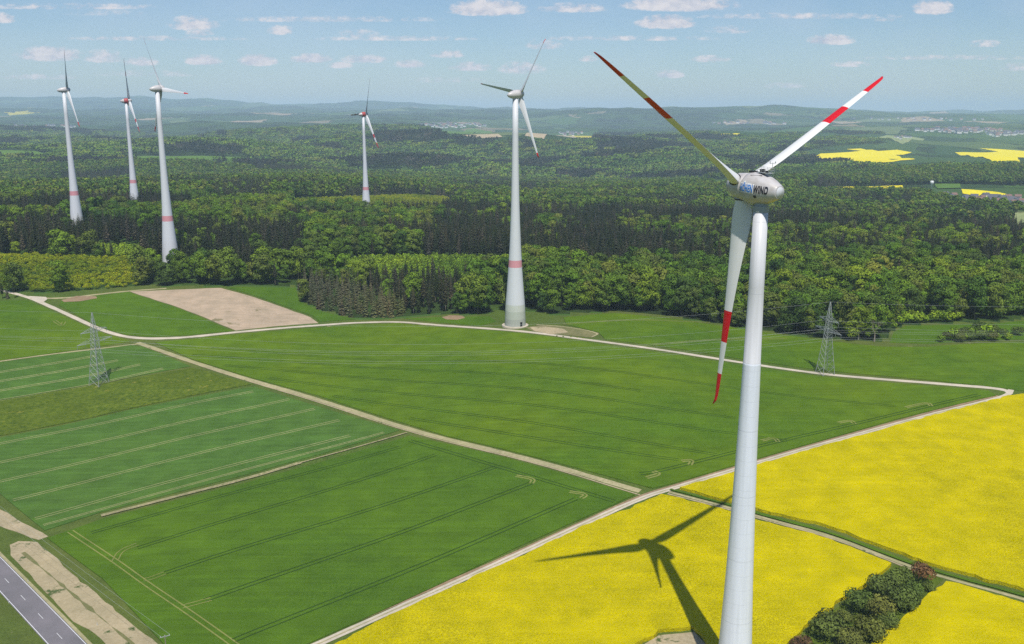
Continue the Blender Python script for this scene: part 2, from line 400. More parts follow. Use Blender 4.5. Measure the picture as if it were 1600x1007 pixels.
patch('barley_field', [(-400, 782), (0, 685), (200, 642), (398, 605), (500, 637), (624, 673), (520, 705), (380, 744), (158, 801), (70, 830), (0, 772), (-60, 730), (-300, 780)], M['barley'], .3,
      ribbons=sum([pair(q, .42, GP) for q in ([(-200, 734), (0, 693), (250, 642), (396, 613)], [(-200, 768), (0, 722), (250, 669), (400, 637), (452, 625)], [(-100, 777), (0, 753), (225, 700), (400, 661), (492, 640)], [(20, 783), (190, 739), (346, 701), (530, 658)], [(55, 812), (200, 771), (330, 737), (547, 682)])], [])
      +pair([(68, 822), (200, 785), (340, 747), (600, 677)], .4, GP, 1.2))
ribbon('bare_strip', [(158, 807), (260, 781), (380, 751), (470, 724)], 2.2, M['strip_thin'], .39, wj=.25)
ribbon('bare_strip', [(470, 724), (560, 699), (636, 677)], 1.0, M['strip_thin'], .39, wj=.25)
f8 = pair([(110, 832), (180, 878), (230, 915), (290, 955), (370, 1012)], .45, GY)+pair([(180, 878), (188, 862), (215, 852)], .4, GY)+pair([(225, 908), (235, 906), (258, 897)], .4, GY)+pair([(285, 950), (300, 946), (330, 938)], .4, GY)
f8 += pair([(143, 834), (400, 762), (625, 700)], .5, G)+pair([(215, 858), (400, 801), (681, 712)], .48, G)+pair([(258, 897), (400, 851), (775, 731)], .48, G)+pair([(320, 940), (400, 912), (831, 756)], .48, G)+pair([(365, 1003), (400, 988), (900, 781)], .48, G)
f8 += pair([(640, 690), (800, 738), (960, 785)], .45, G)+pair([(806, 745), (835, 750), (830, 757)], .7, GY, 1.4)+pair([(890, 770), (918, 774), (908, 780)], .7, GY, 1.4)
patch('wheat_field', [(74, 842), (160, 812), (380, 757), (520, 718), (640, 682), (760, 709), (992, 774), (960, 789), (800, 860), (475, 1010), (300, 1090), (255, 1007), (160, 905)], M['wheat_b'], .35, ribbons=f8)
f9 = []
for a, b, c in (((300, 556), (620, 575), (1000, 612)), ((350, 572), (600, 592), (1150, 655)), ((420, 592), (700, 622), (1230, 690)), ((520, 620), (780, 655), (1120, 712)), ((640, 655), (850, 690), (1060, 720)), ((330, 545), (760, 562), (1400, 636))):
    f9 += pair([a, b, c], .38, G)
f9 += pair([(1000, 742), (1030, 738), (1180, 700), (1400, 648), (1530, 618)], .5, G)+pair([(1010, 748), (1032, 742), (1020, 738)], .9, GY, 1.5)+pair([(1065, 722), (1082, 720), (1078, 728)], .8, GY, 1.4)+pair([(1190, 690), (1210, 685), (1216, 692)], .7, GY, 1.4)+pair([(1310, 662), (1330, 658), (1335, 664)], .7, GY, 1.4)
f9 += pair([(1415, 638), (1450, 630), (1455, 636)], .7, GY, 1.4)
patch('wheat_field', [(242, 536), (300, 531), (400, 521), (500, 513), (560, 508), (622, 506), (680, 511.5), (750, 516.5), (850, 526), (960, 542), (1060, 556), (1200, 578), (1290, 590), (1400, 600), (1500, 608), (1545, 612), (1556, 619), (1400, 656), (1190, 716), (1060, 754), (1020, 764), (850, 719), (700, 683), (620, 659), (500, 620), (400, 593), (300, 562)], M['wheat'], .35, ribbons=f9)
f10 = pair([(880, 508), (1000, 500), (1110, 505)], .6, GY)+pair([(1020, 540), (1130, 530), (1230, 530)], .5, GY)
patch('wheat_field', [(945, 531), (935, 520), (885, 508), (880, 497), (960, 490), (1060, 500), (1160, 515), (1250, 528), (1340, 539), (1382, 543), (1450, 543), (1600, 536), (1900, 520), (1900, 625), (1590, 611), (1500, 600), (1400, 590), (1290, 580), (1200, 568), (1060, 546)], M['wheat'], .35, ribbons=f10)
patch('meadow', [(1390, 536), (1396, 520), (1415, 510), (1500, 508), (1560, 506), (1600, 502), (1900, 494), (1900, 514), (1600, 531), (1450, 538)], M['wheat_b'], .2)
patch('meadow', [(630, 498), (690, 496), (765, 495), (775, 503), (750, 510), (690, 505)], M['wheat_b'], .2)
Y_ = M['rape']; Y_.node_tree.nodes['Principled BSDF'].inputs['Specular IOR Level'].default_value = 0
patch('rapeseed_field', [(2300, 480), (1900, 570), (1600, 618), (1578, 622), (1400, 668), (1190, 728), (1062, 766), (1130, 784), (1200, 803), (1300, 827), (1400, 866), (1470, 890), (1600, 924), (1900, 1010), (2500, 1150)], Y_, 1.2, rag=1.3, step=1.6)
patch('rapeseed_field', [(1035, 777), (1120, 797), (1195, 820), (1300, 848), (1395, 886), (1340, 925), (1268, 975), (1225, 1020), (1180, 1100), (1140, 1045), (1085, 985), (1030, 990), (985, 1020), (950, 1090), (820, 1250), (100, 1250), (530, 1007), (650, 948), (800, 879), (900, 832)], Y_, 1.2, rag=1.3, step=1.6)
patch('rapeseed_field', [(1478, 913), (1600, 948), (1900, 1035), (2300, 1200), (1100, 1300), (1365, 1007)], Y_, 1.2, rag=1.3, step=1.6)
# tracks, verges, road
ribbon('gravel_track', [(-120, 440), (0, 453), (45, 465), (80, 480), (140, 508), (170, 520), (200, 527.5), (240, 530), (300, 527.5), (400, 517), (500, 508.5), (560, 504), (620, 502), (680, 508), (750, 513), (790, 516), (850, 522), (900, 529), (960, 537), (1060, 551), (1200, 573), (1290, 585), (1400, 595), (1500, 603), (1545, 606), (1572, 610), (1578, 615)], 3.2, M['track'])
ribbon('gravel_track', [(48, 466), (95, 467), (140, 462), (200, 455), (260, 451)], 3.0, M['dirt'])
patch('gravel_junction', [(44, 463), (72, 464.5), (74, 468), (66, 474), (58, 472)], M['track'], .1, skirt=False)
ribbon('gravel_track', [(1580, 609), (1576, 618), (1540, 628), (1400, 662), (1190, 722), (1050, 764), (1005, 777), (900, 825), (800, 871), (650, 938), (490, 1010), (250, 1120)], 2.6, M['track'], .1, wj=.12)
ribbon('track_middle', [(1540, 628), (1400, 662), (1190, 722), (1050, 764), (1005, 777), (900, 825), (800, 871), (650, 938), (490, 1010), (250, 1120)], .45, M['dirt'], .14, wj=.9)
ribbon('track_verge', [(1560, 619), (1400, 658), (1190, 718.5), (1050, 760), (1000, 774), (900, 821), (800, 866), (650, 931), (480, 1004), (240, 1110)], 1.3, M['pit'], .07)
ribbon('gravel_track', [(1900, 600), (1700, 606), (1600, 607), (1560, 606)], 2.8, M['dirt'], .05)
ribbon('grass_track', [(215, 536), (250, 548), (300, 566), (400, 597), (500, 625), (620, 665), (700, 688), (850, 724), (1000, 768)], 3.2, M['dirt'], .08, wj=.2)
ribbon('wheel_rut', [(225, 541), (300, 568), (400, 600), (500, 629), (620, 669), (700, 692), (850, 728), (1000, 774)], .7, M['strip'], .12)
ribbon('grass_track', [(0, 565), (100, 551), (215, 538)], 1.6, M['dirt'], .08, wj=.3)
ribbon('grass_track', [(1045, 769), (1130, 791), (1200, 812), (1300, 838), (1400, 878), (1470, 902), (1600, 937), (1800, 990)], 1.5, M['dirt'], .08)
ribbon('grass_track', [(1047, 766), (1130, 787), (1200, 808.5), (1300, 834), (1400, 873.5), (1470, 897), (1600, 932), (1800, 984)], 1.3, M['wheat_b'], .4, wj=.9)
ribbon('grass_track', [(1043, 772), (1130, 794), (1200, 815), (1300, 841), (1400, 881), (1430, 893)], .8, M['strip'], .12)
patch('bare_patch', [(820, 512), (850, 508), (885, 511), (938, 521), (925, 528), (890, 525), (835, 519)], M['trampled'], .1, skirt=False)
patch('bare_patch', [(828, 512), (852, 511), (880, 514), (888, 520), (862, 523), (835, 518)], M['strip'], .16, skirt=False)
ribbon('gravel_track', [(838, 508), (885, 511), (938, 521), (925, 527)], 1.2, M['dirt'], .14)
patch('bare_patch', [(690, 496.5), (702, 493.5), (722, 494), (727, 497.5), (715, 500.5), (697, 500)], M['pit'], .25, skirt=False)
patch('bare_patch', [(96, 470), (120, 463.5), (150, 464), (152, 467), (125, 472), (100, 473)], M['pit'], .38, skirt=False)
patch('bare_patch', [(1182, 1120), (1140, 1048), (1085, 988), (1030, 993), (985, 1020), (950, 1090), (1000, 1200), (1180, 1200)], M['strip'], .05, skirt=False)
patch('grass_strip', [(1398, 884), (1440, 893), (1474, 906), (1364, 1007), (1180, 1200), (1140, 1150), (1228, 1022), (1270, 977), (1342, 927)], M['meadow'], .12)
patch('bare_strip', [(-60, 760), (0, 797), (75, 838), (60, 845), (-60, 800)], M['strip'], .1, rag=1)
patch('bare_strip', [(15, 852), (30, 846), (60, 848), (100, 885), (165, 942), (245, 1007), (330, 1080), (240, 1080), (165, 1007), (150, 990), (115, 972), (70, 925), (18, 868)], M['strip'], .1, rag=.8)
ribbon('wheel_rut', [(36, 864), (90, 909), (150, 960), (215, 1013)], 1.1, M['trampled'], .14, wj=1.8)
# road: centre line through the middle of the two painted edge lines
eR = ground([-70, 0, 66, 133, 230], [801, 872, 938, 1007, 1108]); eL = ground([-90, 0, 38, 75, 150], [828, 925, 966, 1007, 1090])
dr = eR[3]-eR[1]; dr /= np.hypot(*dr); nr = np.array((-dr[1], dr[0])); wid = float(np.dot(eL[2]-eR[2], nr)); print('road width', wid)
cen0 = eR[2]+nr*wid/2
RL = [cen0+dr*s for s in np.arange(-220, 200, 6.0)]
def off(line, d): return [p+nr*d for p in line]
hw = abs(wid)/2
def rb(name, line, w, m, o): return ribbon(name, [np.array(p) for p in line], w, m, o, wj=0, world=True, smooth=0)
road = rb('road', RL, hw*2+.7, M['asphalt'], .12)
mb = MB()
for d in (-hw, hw):
    v, f = _rg(off(RL, d), .16, .16, True, 0, 0); mb.add(v, f)
for s in np.arange(-200, 180, 16.0):
    v, f = _rg([cen0+dr*s, cen0+dr*(s+4.5)], .11, .16, True, 0, 0); mb.add(v, f)
tag(mb.build('road_markings', None, [M['line']]), kind='structure')
rb('road_shoulder', off(RL, -hw-.9) if np.dot(nr, (-1, -1)) > 0 else off(RL, hw+.9), 1.0, M['dirt'], .08)
# far fields seen beyond the woods
for nm, c, m in [('rapeseed_field', [(1262, 249), (1282, 241), (1320, 239), (1345, 236.5), (1322, 234), (1345, 233), (1372, 237), (1402, 235), (1425, 239), (1398, 243), (1430, 250), (1395, 254), (1345, 255), (1300, 252)], 'far_rape'),
        ('rapeseed_field', [(1398, 261), (1440, 264), (1428, 266.5), (1410, 265)], 'far_rape'), ('rapeseed_field', [(1492, 239), (1560, 238), (1530, 232.5), (1600, 237), (1640, 238), (1640, 249), (1590, 247), (1595, 262), (1545, 262.5), (1548, 251)], 'far_rape'),
        ('bare_field', [(1365, 217), (1405, 213), (1445, 218), (1410, 226)], 'far_pale'), ('rapeseed_field', [(1285, 296.5), (1340, 293), (1410, 291), (1412, 298), (1340, 297.5)], 'far_rape'),
        ('rapeseed_field', [(1502, 297), (1560, 302), (1590, 311), (1560, 311), (1504, 304)], 'far_rape'), ('wheat_field', [(1228, 299), (1280, 296), (1340, 299), (1410, 301), (1400, 304), (1280, 304)], 'far_wheat'),
        ('rapeseed_field', [(1578, 322), (1640, 325), (1640, 331), (1582, 328)], 'far_rape'), ('wheat_field', [(1586, 332), (1640, 334), (1640, 358), (1584, 357)], 'far_pale'), ('bare_field', [(1570, 358), (1640, 358), (1640, 370), (1575, 366)], 'far_tan'),
        ('wheat_field', [(1460, 288.5), (1500, 288.5), (1502, 295), (1465, 296)], 'far_wheat'), ('wheat_field', [(208, 246), (300, 244.5), (398, 248), (430, 255), (300, 257), (208, 255)], 'far_wheat'),
        ('wheat_field', [(-40, 236), (60, 238), (95, 244), (60, 247), (-40, 245)], 'far_wheat'), ('bare_field', [(400, 249), (438, 250.5), (432, 253), (402, 252.5)], 'far_tan'), ('rapeseed_field', [(230, 203.5), (260, 203), (315, 206), (300, 207), (232, 205.5)], 'far_rape'),
        ('bare_field', [(722, 212), (778, 210), (785, 215), (740, 217)], 'far_tan'), ('wheat_field', [(660, 205), (740, 201), (770, 207), (700, 211)], 'far_wheat'), ('bare_field', [(820, 213), (870, 212), (905, 216), (850, 218)], 'far_tan'),
        ('rapeseed_field', [(1124, 210), (1155, 209), (1158, 212), (1130, 213)], 'far_rape'), ('bare_field', [(575, 268), (620, 268.5), (640, 271), (580, 271)], 'far_wheat'), ('wheat_field', [(1085, 286), (1195, 279), (1205, 290), (1125, 293)], 'far_wheat')]:
    patch(nm, c, M[m], 2.0, skirt=False)

# ------------------------------------------------------------------ trees
def leafmat(name, cols, spec=.15, rnd=.5):
    """Foliage: tone per clump from the mesh, hue per tree from the object."""
    m, t, b = nt(name, .75, spec)
    oi = N(t, 'ShaderNodeObjectInfo'); at = N(t, 'ShaderNodeAttribute', attribute_name='tone').outputs['Fac']
    k = len(cols); c = ramp(t, oi.outputs['Random'], [(i/(k-1), q) for i, q in enumerate(cols)])
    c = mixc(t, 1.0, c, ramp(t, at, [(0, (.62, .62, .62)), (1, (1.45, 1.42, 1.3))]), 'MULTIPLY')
    st = ramp(t, noise(t, .011, 3, oi.outputs['Location']), [(.35, (.62, .72, .80)), (.5, (.95, .95, .95)), (.66, (1.28, 1.18, .95))])
    c = mixc(t, 1.0, c, st, 'MULTIPLY')
    t.links.new(c, b.inputs['Base Color'])
    b.inputs['Transmission Weight'].default_value = 0
    return m
M['leaf'] = leafmat('broad_leaves', [(0.1239, 0.2048, 0.0119), (0.0472, 0.0998, 0.0119), (0.1475, 0.2112, 0.0136), (0.0767, 0.1536, 0.0119), (0.1416, 0.1664, 0.0255), (0.0413, 0.087, 0.0136), (0.1003, 0.1856, 0.0102), (0.0708, 0.1216, 0.017), (0.118, 0.1408, 0.0255), (0.0885, 0.1792, 0.0102)]) if True else ([(.050, .105, .012), (.036, .080, .012), (.062, .120, .010), (.045, .092, .014), (.085, .115, .018), (.052, .110, .010)])
M['leaf_grey'] = leafmat('conifer_needles', [(0.0221, 0.0357, 0.0119), (0.0323, 0.0374, 0.0187), (0.017, 0.0289, 0.0102), (0.0442, 0.0408, 0.0272), (0.0255, 0.0391, 0.0136), (0.0723, 0.0629, 0.0493), (0.0204, 0.034, 0.0102), (0.0289, 0.0425, 0.0153)]) if True else ([(.020, .034, .014), (.030, .038, .020), (.016, .028, .012), (.034, .044, .020), (.046, .042, .028)])
M['leaf_silver'] = leafmat('pale_needles', [(.09, .11, .05), (.12, .115, .065), (.07, .10, .035), (.11, .095, .055)])
M['leaf_young'] = leafmat('young_leaves', [(.19, .26, .006), (.25, .28, .006), (.15, .23, .008)])
M['leaf_green'] = leafmat('sapling_leaves', [(.15, .25, .014), (.18, .26, .014), (.12, .20, .014)])
M['leaf_bush'] = leafmat('bush_leaves', [(.075, .120, .022), (.10, .14, .030), (.125, .135, .028), (.06, .10, .02)])
M['leaf_red'] = leafmat('reddish_twigs', [(.16, .085, .04), (.14, .08, .04)])
M['twig'] = leafmat('grey_twigs', [(.16, .13, .11), (.19, .16, .13)])
M['bark'] = plain('bark', (.11, .085, .06), .9, .3, 3)
M['bark_pale'] = plain('pale_bark', (.26, .22, .18), .9, .25, 3)
def quads(c, nrm, size, r, tri=False):
    """Leaf-clump faces centred on c, facing nrm with jitter."""
    k = len(c); nn = nrm+r.normal(0, .28, (k, 3)); nn /= np.linalg.norm(nn, axis=1)[:, None]+1e-9
    a = np.cross(nn, r.normal(0, 1, (k, 3))); a /= np.linalg.norm(a, axis=1)[:, None]+1e-9; b = np.cross(nn, a)
    s = size*r.uniform(.6, 1.35, (k, 1)); w = s*r.uniform(.6, 1, (k, 1))
    v = np.stack([c-a*s, c-b*w+nn*s*.2, c+a*s, c+b*w+nn*s*.2], 1) if not tri else np.stack([c-a*s-b*w*.6, c+a*s-b*w*.6, c+b*w], 1)
    return v
def foliage(name, V4, tone):
    k, q = V4.shape[:2]; m = bpy.data.meshes.new(name); m.vertices.add(k*q); m.vertices.foreach_set('co', V4.reshape(-1).astype('f'))
    m.loops.add(k*q); m.loops.foreach_set('vertex_index', np.arange(k*q, dtype='i')); m.polygons.add(k)
    m.polygons.foreach_set('loop_start', np.arange(0, k*q, q, dtype='i')); m.polygons.foreach_set('loop_total', np.full(k, q, 'i'))
    a = m.attributes.new('tone', 'FLOAT', 'FACE'); a.data.foreach_set('value', np.clip(tone, 0, 1).astype('f'))
    m.update(calc_edges=True); return m
def broadleaf(seed, H=20, W=9.5, lobes=16, nl=70, size=.62, base=.22):
    r = np.random.default_rng(seed); Vs = []; T = []
    for i in range(lobes):
        a = i*2.4+r.uniform(-.4, .4); zf = r.uniform(base+.12, .92) if i else .88
        rad = W*.5*math.sqrt(max(0, 1-((zf-.55)/.48)**2))*r.uniform(.35, .8) if i else 0
        c = np.array((math.cos(a)*rad, math.sin(a)*rad, zf*H)); s = W*r.uniform(.17, .27)*np.array((1, 1, .85))
        d = r.normal(0, 1, (nl, 3)); d /= np.linalg.norm(d, axis=1)[:, None]; d[:, 2] = np.where(d[:, 2] < -.3, -d[:, 2], d[:, 2])
        p = c+d*s*r.uniform(.82, 1.1, (nl, 1)); Vs.append(quads(p, d, size, r)); T.append(r.uniform(.1, .9)+r.normal(0, .15, nl))
    # filling between the lobes
    k = lobes*14; d = r.normal(0, 1, (k, 3)); d /= np.linalg.norm(d, axis=1)[:, None]
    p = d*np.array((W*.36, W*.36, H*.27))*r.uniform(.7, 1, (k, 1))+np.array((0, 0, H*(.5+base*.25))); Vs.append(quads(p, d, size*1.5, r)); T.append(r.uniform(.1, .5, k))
    return foliage('crown', np.concatenate(Vs), np.concatenate(T))
def trunk_mesh(H, r0, seed, top=.75, limbs=4):
    mb = MB(); r = random.Random(seed); mb.tube((0, 0, -.8), (r.uniform(-.3, .3), r.uniform(-.3, .3), H*.4), r0, r0*.7, 7); mb.tube((0, 0, H*.39), (0, 0, H*top), r0*.68, r0*.18, 6)
    for i in range(limbs):
        a = i*2.3+r.random(); z = H*(.3+.09*i); mb.tube((0, 0, z), (math.cos(a)*H*.16, math.sin(a)*H*.16, z+H*.17), r0*.38, r0*.1, 5)
    return mesh('trunk', mb.v, mb.f, True)
def spruce(seed, H=22, W=5.2, base=.3, tiers=17, per=9, droop=.45, size=1.0, thin=1.0):
    r = np.random.default_rng(seed); Vs = []; T = []
    for j in range(tiers):
        f = j/(tiers-1); z = H*(base+(1-base)*f*.97); rad = W*.5*(1-f)**.75*(1 if base > .1 else 1.0)+.25
        if base > .15 and f < .2: rad *= .6+2*f
        q = max(3, int(per*(1-.55*f)*thin))
        for i in range(q):
            a = 2*math.pi*(i+r.uniform(-.35, .35))/q+j; L = rad*r.uniform(.65, 1.15); d = np.array((math.cos(a), math.sin(a), 0)); s = np.array((-d[1], d[0], 0))
            z0 = z+r.uniform(-.3, .3); w = (.28*L+.25)*size
            p0 = np.array((0, 0, z0+.25)); p1 = d*L*.6+s*w+np.array((0, 0, z0-droop*L*.35)); p2 = d*L+np.array((0, 0, z0-droop*L)); p3 = d*L*.6-s*w+np.array((0, 0, z0-droop*L*.45))
            Vs.append(np.stack([p0, p1, p2, p3])[None]); T.append(r.uniform(.1, .9))
            if L > 1.0:
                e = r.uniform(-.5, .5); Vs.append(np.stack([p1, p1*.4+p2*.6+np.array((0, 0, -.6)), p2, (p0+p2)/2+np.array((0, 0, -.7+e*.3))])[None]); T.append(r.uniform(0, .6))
    return foliage('crown', np.concatenate(Vs), np.array(T))
def bush(seed, H=4, W=4.5, nl=260, size=.35, lob=7):
    r = np.random.default_rng(seed); Vs = []; T = []
    for i in range(lob):
        a = i*2.4; rad = W*.28*(i > 0)*r.uniform(.6, 1.1); c = np.array((math.cos(a)*rad, math.sin(a)*rad, H*r.uniform(.42, .68)))
        d = r.normal(0, 1, (nl//lob, 3)); d /= np.linalg.norm(d, axis=1)[:, None]; d[:, 2] = np.abs(d[:, 2])*1.0-.25
        Vs.append(quads(c+d*np.array((W*.27, W*.27, H*.36))*r.uniform(.8, 1.1, (len(d), 1)), d, size, r)); T.append(r.uniform(.1, .9)+r.normal(0, .15, len(d)))
    return foliage('crown', np.concatenate(Vs), np.concatenate(T))
def setmat(m, *k):
    for q in k: m.materials.append(q)
    return m
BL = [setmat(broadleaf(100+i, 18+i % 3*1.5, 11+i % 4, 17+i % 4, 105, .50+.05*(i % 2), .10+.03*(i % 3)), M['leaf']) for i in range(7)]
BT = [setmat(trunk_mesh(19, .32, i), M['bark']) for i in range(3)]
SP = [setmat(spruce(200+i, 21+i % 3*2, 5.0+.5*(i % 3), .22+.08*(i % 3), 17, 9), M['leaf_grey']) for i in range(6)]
ST = [setmat(trunk_mesh(21, .22, 20+i, .95, 0), M['bark_pale'] if i == 1 else M['bark']) for i in range(2)]
SV = [setmat(spruce(300+i, 12+i, 5.5, .02, 15, 11, .35, 1.1), M['leaf_silver']) for i in range(3)]
BU = [setmat(bush(400+i, 4+i % 2, 5+i % 2, 300, .3), M['leaf_young']) for i in range(3)]
BG = [setmat(bush(420+i, 6.5+i % 2, 6, 240, .5), M['leaf_green']) for i in range(3)]
# distant trees, fewer and larger clumps
BLf = [setmat(broadleaf(500+i, 19, 11, 7, 14, 1.7), M['leaf']) for i in range(3)]
SPf = [setmat(spruce(520+i, 22, 6, .15, 7, 5, .5, 1.7), M['leaf_grey']) for i in range(3)]
def clump(seed, con):
    r = np.random.default_rng(seed); Vs = []; T = []
    for i in range(9):
        x, y = (i % 3-1)*10+r.uniform(-3, 3), (i//3-1)*10+r.uniform(-3, 3); H = r.uniform(14, 20) if not con else r.uniform(17, 24); tn = r.uniform(.1, .9)
        d = r.normal(0, 1, (11, 3)); d /= np.linalg.norm(d, axis=1)[:, None]; d[:, 2] = np.abs(d[:, 2])
        s = np.array((5.5, 5.5, 6)) if not con else np.array((3.6, 3.6, 9))
        p = np.array((x, y, H-s[2]))+d*s*np.array((1, 1, 1)); Vs.append(quads(p, d, 3.0 if not con else 2.4, r)); T.append(tn+r.normal(0, .1, 11))
    return foliage('clump', np.concatenate(Vs), np.concatenate(T))
CB = [setmat(clump(600+i, False), M['leaf']) for i in range(3)]
CC = [setmat(clump(620+i, True), M['leaf_grey']) for i in range(3)]

# --- turbine and pylon feet, known before the trees so they keep clear
def foot(px, D, py):
    a, b, c = ray(px, py); return (D*a/b, D)
TF = [foot(122, 918, 362), foot(212, 1177, 330), foot(268, 722, 418), foot(573, 1258, 338), foot(805, 554, 508)]

# --- species by ground position
RG = {
 'young': [[(-300, 398), (215, 405), (224, 448), (200, 449), (130, 455), (60, 458), (0, 455), (-300, 461)], [(455, 340), (455, 313), (640, 306), (700, 310), (712, 326), (690, 338), (600, 342)]],
 'sapling': [[(470, 431), (560, 447), (740, 452), (812, 452), (815, 408), (600, 405), (480, 416)], [(150, 388), (225, 388), (225, 404), (150, 402)], [(1395, 519), (1410, 508), (1500, 505), (1500, 500), (1400, 500)]],
 'silver': [[(466, 449), (472, 470), (503, 486), (562, 500), (625, 498), (632, 484), (560, 458), (500, 444)]],
 'spruce': [[(-300, 358), (260, 370), (480, 372), (478, 430), (400, 436), (225, 434), (222, 404), (-300, 398)], [(632, 497), (700, 492), (715, 480), (740, 465), (735, 453), (600, 446), (560, 452), (630, 482)],
            [(600, 322), (700, 328), (960, 345), (965, 375), (860, 366), (700, 352), (600, 348)], [(572, 300), (760, 308), (770, 316), (640, 309), (572, 311)], [(1310, 312), (1425, 312), (1425, 332), (1310, 332)],
            [(330, 300), (420, 300), (430, 330), (330, 330)]]}
def species(X, Y, px, py, D, r):
    """0 none, 1 broadleaf, 2 spruce, 3 silver, 4 young, 5 sapling"""
    s = np.ones(len(X), int)
    nz = fbm(X/260, Y/200, 4, 51); nb = fbm(X/60, Y/60, 2, 61)
    s[(nz+nb*.25 > np.interp(D, [700, 1500], [.30, .14])) & (D > 700)] = 2
    q = (px > 880) & (px < 1750) & (py > 335) & (py < 440) & (D > 660); s[q & (nz+.6*nb+r.uniform(-.35, .35, len(X)) > -.22)] = 2
    s[(r.random(len(X)) < .03) & (D > 640)] = 2
    if True:
        for k, c in (('spruce', 2), ('silver', 3), ('young', 4), ('sapling', 5)):
            for poly in RG[k]:
                hit = inpoly(px, py, poly) & (D < 2600); s[hit] = c
                if c == 2: s[hit & (r.random(len(X)) < .07)] = 1
    return s
def scatter(d0, d1, step, seed):
    r = np.random.default_rng(seed)
    gx, gy = np.meshgrid(np.arange(-d1*.72, d1*.72, step), np.arange(d0*.8, d1, step)); gx = gx.ravel(); gy = gy.ravel()
    gx = gx+r.uniform(-.42, .42, len(gx))*step; gy = gy+r.uniform(-.42, .42, len(gy))*step
    D = np.hypot(gx, gy); k = (D >= d0) & (D < d1) & (np.abs(gx) < gy*.66+20); gx, gy, D = gx[k], gy[k], D[k]
    H = height(gx, gy); w, px, py = woodness(gx, gy, H)
    k = w > (.5 if d1 < 3500 else .42+0*w); gx, gy, D, H, px, py = gx[k], gy[k], D[k], H[k], px[k], py[k]
    for tx, ty in TF:
        k = (np.hypot(gx-tx, gy-ty) > 13) & ~((np.abs(gx-tx*gy/ty) < (11 if ty > 900 else 8)) & (gy < ty) & (gy > ty-(55 if ty > 900 else 52))); gx, gy, D, H, px, py = gx[k], gy[k], D[k], H[k], px[k], py[k]
    return gx, gy, D, H, px, py, species(gx, gy, px, py, D, r), r

def stuff(name, label, X, Y, Z, meshes, seed, smin=.8, smax=1.2, cat=None):
    """One object: the meshes copied over many points by geometry nodes."""
    r = np.random.default_rng(seed); k = len(X)
    m = bpy.data.meshes.new(name); m.vertices.add(k); m.vertices.foreach_set('co', np.c_[X, Y, Z].reshape(-1).astype('f'))
    s = r.uniform(smin, smax, k); m.attributes.new('size', 'FLOAT', 'POINT').data.foreach_set('value', s.astype('f'))
    m.attributes.new('turn', 'FLOAT', 'POINT').data.foreach_set('value', r.uniform(0, 6.28, k).astype('f'))
    m.attributes.new('which', 'INT', 'POINT').data.foreach_set('value', r.integers(0, len(meshes), k).astype('i'))
    o = obj(name, m); tag(o, label, cat, None, 'stuff')
    c = bpy.data.collections.new(name+'_kinds')
    for i, q in enumerate(meshes): c.objects.link(bpy.data.objects.new('%s_kind_%s' % (name, 'abcdefgh'[i]), q))
    g = bpy.data.node_groups.new(name, 'GeometryNodeTree'); g.interface.new_socket('Geometry', in_out='INPUT', socket_type='NodeSocketGeometry'); g.interface.new_socket('Geometry', in_out='OUTPUT', socket_type='NodeSocketGeometry')
    gi, go = g.nodes.new('NodeGroupInput'), g.nodes.new('NodeGroupOutput'); ip = g.nodes.new('GeometryNodeInstanceOnPoints'); ci = g.nodes.new('GeometryNodeCollectionInfo'); mp = g.nodes.new('GeometryNodeMeshToPoints')
    ci.inputs['Collection'].default_value = c; ci.inputs['Separate Children'].default_value = True; ci.inputs['Reset Children'].default_value = True; ip.inputs['Pick Instance'].default_value = True
    def at(nm, ty):
        a = g.nodes.new('GeometryNodeInputNamedAttribute'); a.data_type = ty; a.inputs['Name'].default_value = nm; return a.outputs['Attribute']
    cx = g.nodes.new('ShaderNodeCombineXYZ'); L = g.links.new
    L(gi.outputs[0], mp.inputs[0]); L(mp.outputs[0], ip.inputs['Points']); L(ci.outputs[0], ip.inputs['Instance']); L(at('which', 'INT'), ip.inputs['Instance Index'])
    L(at('turn', 'FLOAT'), cx.inputs['Z']); L(cx.outputs[0], ip.inputs['Rotation']); L(at('size', 'FLOAT'), ip.inputs['Scale']); L(ip.outputs[0], go.inputs[0])
    md = o.modifiers.new('copies', 'NODES'); md.node_group = g
    return o
def tree(name, x, y, z, crown, trunk, s, rz, label, cat, group):
    e = empty(name, (x, y, z), rz); e.scale = (s, s, s*random.uniform(.92, 1.1)); tag(e, label, cat, group)
    obj('crown', crown, e)
    if trunk: obj('trunk', trunk, e)
    return e
# landmarks for the labels
LM = [(-1000, 20, 'by the yellow-green plantation'), (20, 110, 'behind the yellow-green plantation'), (110, 225, 'between the yellow-green plantation and the tall turbine'),
      (225, 310, 'at the foot of the tall turbine'), (310, 400, 'beyond the bare brown field'), (400, 470, 'above the corner of the bare brown field'), (470, 560, 'beside the grey-green spruce stand'),
      (560, 650, 'behind the grey-green spruce stand'), (650, 740, 'near the brown dirt pit'), (740, 800, 'just before the middle turbine'), (800, 880, 'just past the middle turbine'),
      (880, 960, 'behind the trampled plot'), (960, 1040, 'above the bright green field tip'), (1040, 1120, 'behind the tip of the hanging blade'), (1120, 1200, 'behind the big tower'),
      (1200, 1280, 'between big tower and pylon'), (1280, 1350, 'behind the lattice pylon'), (1350, 1420, 'around the bare grey tree'), (1420, 1500, 'above the small sunken meadow'), (1500, 1570, 'where meadow meets woods'), (1570, 3000, 'past the sunken meadow')]
ORD = ['first', 'second', 'third', 'fourth', 'fifth', 'sixth', 'seventh', 'eighth', 'ninth', 'tenth', 'eleventh', 'twelfth', 'thirteenth', 'fourteenth', 'fifteenth', 'sixteenth']
